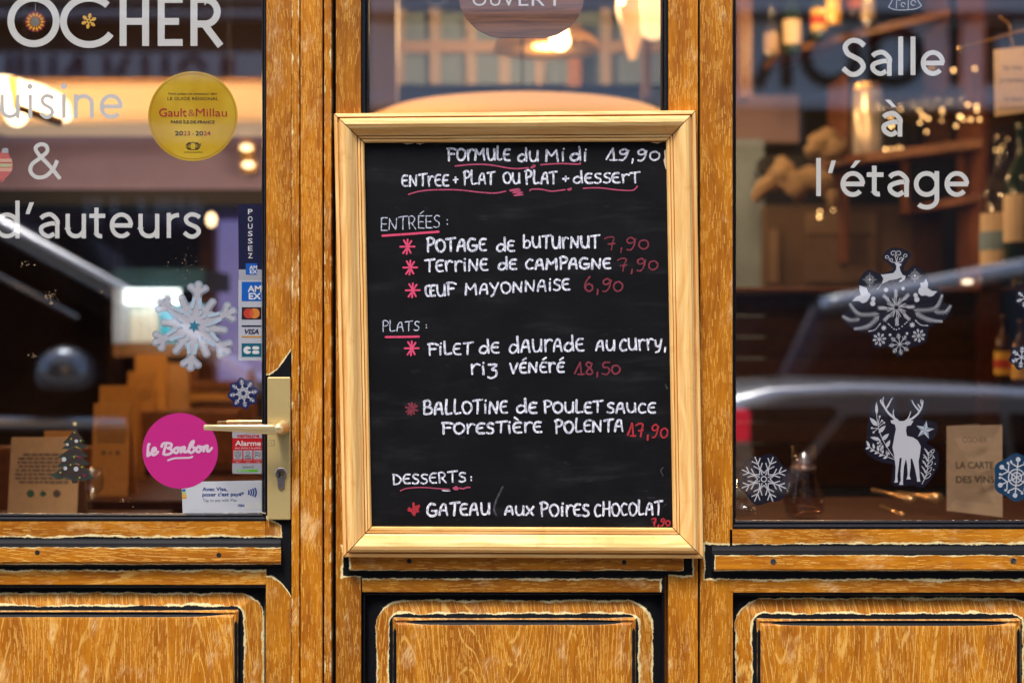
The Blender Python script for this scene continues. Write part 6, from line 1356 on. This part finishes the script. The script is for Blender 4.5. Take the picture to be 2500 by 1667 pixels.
# vehicles -------------------------------------------------------------------
m_tyre = plain('tyre', (.015, .015, .015), .8); m_rim = plain('rim', (.5, .5, .52), .3, .8); m_carglass = plain('car_glass', (.004, .005, .006), .06); m_chrome = plain('chrome', (.8, .82, .86), .12, 1.0)
m_silverp = plain('sky_streak_silver', (.92, .94, .98), .30, 1.0); m_tail = plain('tail_light', (.75, .02, .05), .2, emit=.9); m_head = plain('head_light', (.6, .6, .62), .1)
def vehicle(name, label, cat, prof, x0, yn, wd, paint, wheels, wr, glass, belt, roofz, streak_mat=None, lights=(), mirror=None, pillars=(), strips=(), mirror_mat=None, low=None):
    """prof: side outline (x, z above the road) running round the body; near side at y = yn, far side at yn - wd; x measured from x0"""
    t = thing(name, label, cat, (x0, yn - wd / 2, GROUND - .12)); g = GROUND - .12
    def side(z, s): return (yn if s > 0 else yn - wd) - s * max(0, (z - belt)) / (roofz - belt) * .16 - s * max(0, .45 - z) * .12
    rings = []
    for s in (1, -1):
        rings.append([(x0 + x, side(z, s), g + z) for x, z in prof])
    cz_ = sum(z for x, z in prof) / len(prof); cxm = sum(x for x, z in prof) / len(prof)
    inner = lambda s, k, off: [(x0 + cxm + (x - cxm) * k, side(z, s) - s * off, g + cz_ + (z - cz_) * (k + (1 - k) * .2)) for x, z in prof]
    mb = MB(); mb.loft([inner(1, .90, -.0), inner(1, .975, .012), inner(1, 1.0, .05), inner(-1, 1.0, .05), inner(-1, .975, .012), inner(-1, .90, .0)])
    mb.build('body', paint, t, smooth=True)
    if low:  # dark panels added over the lower sides to dim their reflection
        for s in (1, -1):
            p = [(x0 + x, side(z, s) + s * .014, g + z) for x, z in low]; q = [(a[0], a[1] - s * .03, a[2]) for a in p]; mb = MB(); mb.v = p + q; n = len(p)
            mb.f = [tuple(range(n)), tuple(range(2 * n - 1, n - 1, -1))] + [(i, (i + 1) % n, n + (i + 1) % n, n + i) for i in range(n)]; mb.build('added_dark_panel', plain('added_panel_black', (.02, .02, .022), .6), t)
    for poly in glass:                          # side windows on both sides
        for s in (1, -1):
            p = [(x0 + x, side(z, s) + s * .012, g + z) for x, z in poly]; q = [(a[0], a[1] - s * .03, a[2]) for a in p]; mb = MB(); mb.v = p + q; n = len(p)
            mb.f = [tuple(range(n)), tuple(range(2 * n - 1, n - 1, -1))] + [(i, (i + 1) % n, n + (i + 1) % n, n + i) for i in range(n)]
            mb.build('side_window', m_carglass, t)
    for (xa, za), (xb, zb) in pillars:          # windscreen and rear window between two outline points
        nx, nz = (zb - za), -(xb - xa); L_ = math.hypot(nx, nz); nx, nz = nx / L_ * .015, nz / L_ * .015
        if nz < 0: nx, nz = -nx, -nz
        mb = MB(); mb.loft([[(x0 + xa + nx, side(za, 1) - .12, g + za + nz), (x0 + xa + nx, side(za, -1) + .12, g + za + nz), (x0 + xa - nx, side(za, -1) + .12, g + za - nz), (x0 + xa - nx, side(za, 1) - .12, g + za - nz)],
                            [(x0 + xb + nx, side(zb, 1) - .12, g + zb + nz), (x0 + xb + nx, side(zb, -1) + .12, g + zb + nz), (x0 + xb - nx, side(zb, -1) + .12, g + zb - nz), (x0 + xb - nx, side(zb, 1) - .12, g + zb - nz)]]); mb.build('windscreen', m_carglass, t)
    for pts, r in strips: MB().tube([(x0 + x, side(z, 1) + .015, g + z) for x, z in pts], r, 8).build('sky_streak', streak_mat or m_silverp, t, smooth=True)  # added silver tubes standing in for sky glints on pillars and roof edges
    for wx in wheels:
        for s in (1, -1):
            y = (yn - .02) if s > 0 else (yn - wd + .02)
            w_ = MB().tube([(x0 + wx, y - s * .22, g + wr), (x0 + wx, y - s * .21, g + wr), (x0 + wx, y - s * .01, g + wr), (x0 + wx, y, g + wr)], [wr * .93, wr, wr, wr * .93], 28).build('wheel', m_tyre, t)
            MB().tube([(x0 + wx, y - s * .03, g + wr), (x0 + wx, y + s * .006, g + wr)], wr * .62, 20).build('rim', m_rim, w_)
    for (xa, xb, za, zb, mt_, nm) in lights:
        for s in (1, -1):
            ys = side((za + zb) / 2, s); MB().box(x0 + min(xa, xb), x0 + max(xa, xb), min(ys + s * .02, ys - s * .22), max(ys + s * .02, ys - s * .22), g + za, g + zb).build(nm, mt_, t, bevel=.02)
    if mirror:
        mx_, mz = mirror
        for s in (1, -1):
            ys = side(mz, s); mb = MB(); mb.ball((x0 + mx_, ys + s * .13, g + mz), .125, 16, 10, .82); mb.v = [(x0 + mx_ + (x - x0 - mx_) * (.95 + .25 * max(0, g + mz - z) / .1), y, max(z, g + mz - .075)) for x, y, z in mb.v]; mb.build('door_mirror', mirror_mat or paint, t, smooth=True)
            MB().tube([(x0 + mx_ - .02, ys, g + mz - .09), (x0 + mx_, ys + s * .10, g + mz - .07)], .03, 8).build('mirror_arm', paint, t)
    return t
def car_paint(name, c, rough=.12):
    m, nt, b = new_mat(name); b.inputs['Base Color'].default_value = (*c, 1); b.inputs['Roughness'].default_value = rough; b.inputs['Metallic'].default_value = .35 if c[0] < .5 else 1.0; b.inputs['Coat Weight'].default_value = .8; b.inputs['Coat Roughness'].default_value = .05
    return m
# van on the left, nose to the right: windscreen pillar runs down across the door glass
vx = m_at(0, 0, -3.35)[0]
g0 = GROUND - .12
def vz(py): return at(0, py, 3.35)[2] - g0
def vxx(px): return at(px, 0, 3.35)[0] - vx
van_prof = [(-3.6, .35), (-3.65, 1.1), (-3.55, 2.05), (-3.2, 2.14), (vxx(-260), 2.15), (vxx(-60), vz(520)), (vxx(300), vz(720)), (vxx(640), vz(940)), (vxx(800), vz(1010)), (vxx(1000), vz(1060)), (vxx(1080), .95), (vxx(1090), .45), (vxx(1020), .32)]
vehicle('parked_van', 'dark parked van mirrored in the door glass, its windscreen pillar catching the light', 'van', van_prof, vx, -3.35, 1.85, car_paint('van_paint', (.025, .027, .035)), (-2.7, vxx(840)), .33,
        [[(vxx(-700), vz(990)), (vxx(-700), vz(600)), (vxx(-60), vz(600)), (vxx(330), vz(840)), (vxx(470), vz(960)), (vxx(300), vz(990))], [(-3.3, 1.15), (-3.3, 1.85), (-2.0, 1.85), (-2.0, 1.15)]], 1.15, 2.15,
        lights=((-3.66, -3.5, .9, 1.3, m_tail, 'tail_light'), (vxx(980), vxx(1085), .72, .92, m_head, 'headlight')), mirror=(vxx(165), vz(905)), mirror_mat=plain('mirror_grey', (.42, .46, .54), .25, .6), pillars=(((vxx(-60), vz(520)), (vxx(640), vz(940))),),
        strips=(([(vxx(-700), vz(560)), (vxx(-60), vz(535)), (vxx(300), vz(728)), (vxx(500), vz(862)), (vxx(700), vz(985))], .045), ([(vxx(-700), vz(628)), (vxx(-90), vz(640)), (vxx(170), vz(775))], .014), ([(vxx(-700), vz(1030)), (vxx(300), vz(1035))], .03)))
# hatchback on the right, tail to the left
cx0 = m_at(1700, 0, -3.3)[0]
def cz_(py): return at(0, py, 3.3)[2] - g0
def cxx(px): return at(px, 0, 3.3)[0] - cx0
car_prof = [(cxx(1690), .40), (cxx(1660), .75), (cxx(1690), cz_(1180)), (cxx(1750), cz_(1030)), (cxx(1800), cz_(975)), (cxx(1900), cz_(950)), (cxx(2100), cz_(940)), (cxx(2500), cz_(950)), (1.9, cz_(975)), (2.5, 1.00), (3.2, .90), (3.55, .72), (3.6, .42), (3.5, .25), (.1, .25)]
vehicle('parked_car', 'pale blue-grey hatchback mirrored in the right window, roof bright with sky, red tail light', 'car', car_prof, cx0, -3.3, 1.7, car_paint('hatchback_paint', (.90, .92, .97), .32), (.55, 2.95), .31,
        [[(cxx(1850), cz_(1190)), (cxx(1838), cz_(1000)), (cxx(2050), cz_(996)), (cxx(2066), cz_(1010)), (cxx(1885), cz_(1200))], [(cxx(1930), cz_(1200)), (cxx(2088), cz_(1016)), (cxx(2470), cz_(1012)), (cxx(2470), cz_(1200))], [(cxx(2500), cz_(1200)), (cxx(2500), cz_(1012)), (1.85, cz_(1020)), (2.4, cz_(1190))]], cz_(1200), cz_(940),
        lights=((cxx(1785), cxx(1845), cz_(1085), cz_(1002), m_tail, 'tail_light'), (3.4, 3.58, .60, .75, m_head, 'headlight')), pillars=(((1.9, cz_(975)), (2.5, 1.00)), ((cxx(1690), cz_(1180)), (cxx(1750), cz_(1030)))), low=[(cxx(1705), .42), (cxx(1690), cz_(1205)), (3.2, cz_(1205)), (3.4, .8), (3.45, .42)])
# light van driving further out, its roof line slopes across the wreath
fx = m_at(2000, 0, -7.2)[0]
def fz(py): return at(0, py, 7.2)[2] - g0
def fxx(px): return at(px, 0, 7.2)[0] - fx
far_prof = [(fxx(1700), .4), (fxx(1705), 1.0), (fxx(1850), 1.15), (fxx(1990), fz(748)), (fxx(2060), fz(735)), (fxx(2500), fz(652)), (fxx(2700), fz(600)), (6.0, fz(590)), (6.1, .5), (5.9, .35), (.0, .35)]
vehicle('dark_van', 'dark blue van across the road, mirrored above the wreath sticker', 'van', far_prof, fx, -7.2, 1.9, car_paint('far_van_paint', (.02, .025, .05)), (.3, 4.9), .34,
        [[(fxx(2120), 1.35), (fxx(2200), fz(735)), (fxx(2500), fz(690)), (3.4, fz(690)), (3.4, 1.35)]], 1.35, 2.6, lights=((fxx(1700), fxx(1760), .75, .95, m_head, 'headlight'), (6.0, 6.1, .9, 1.2, m_tail, 'tail_light')),
        pillars=(((fxx(1850), 1.15), (fxx(1990), fz(748))),), strips=(([(fxx(2010), fz(752)), (fxx(2060), fz(742)), (fxx(2500), fz(658)), (fxx(2700), fz(612))], .075),))
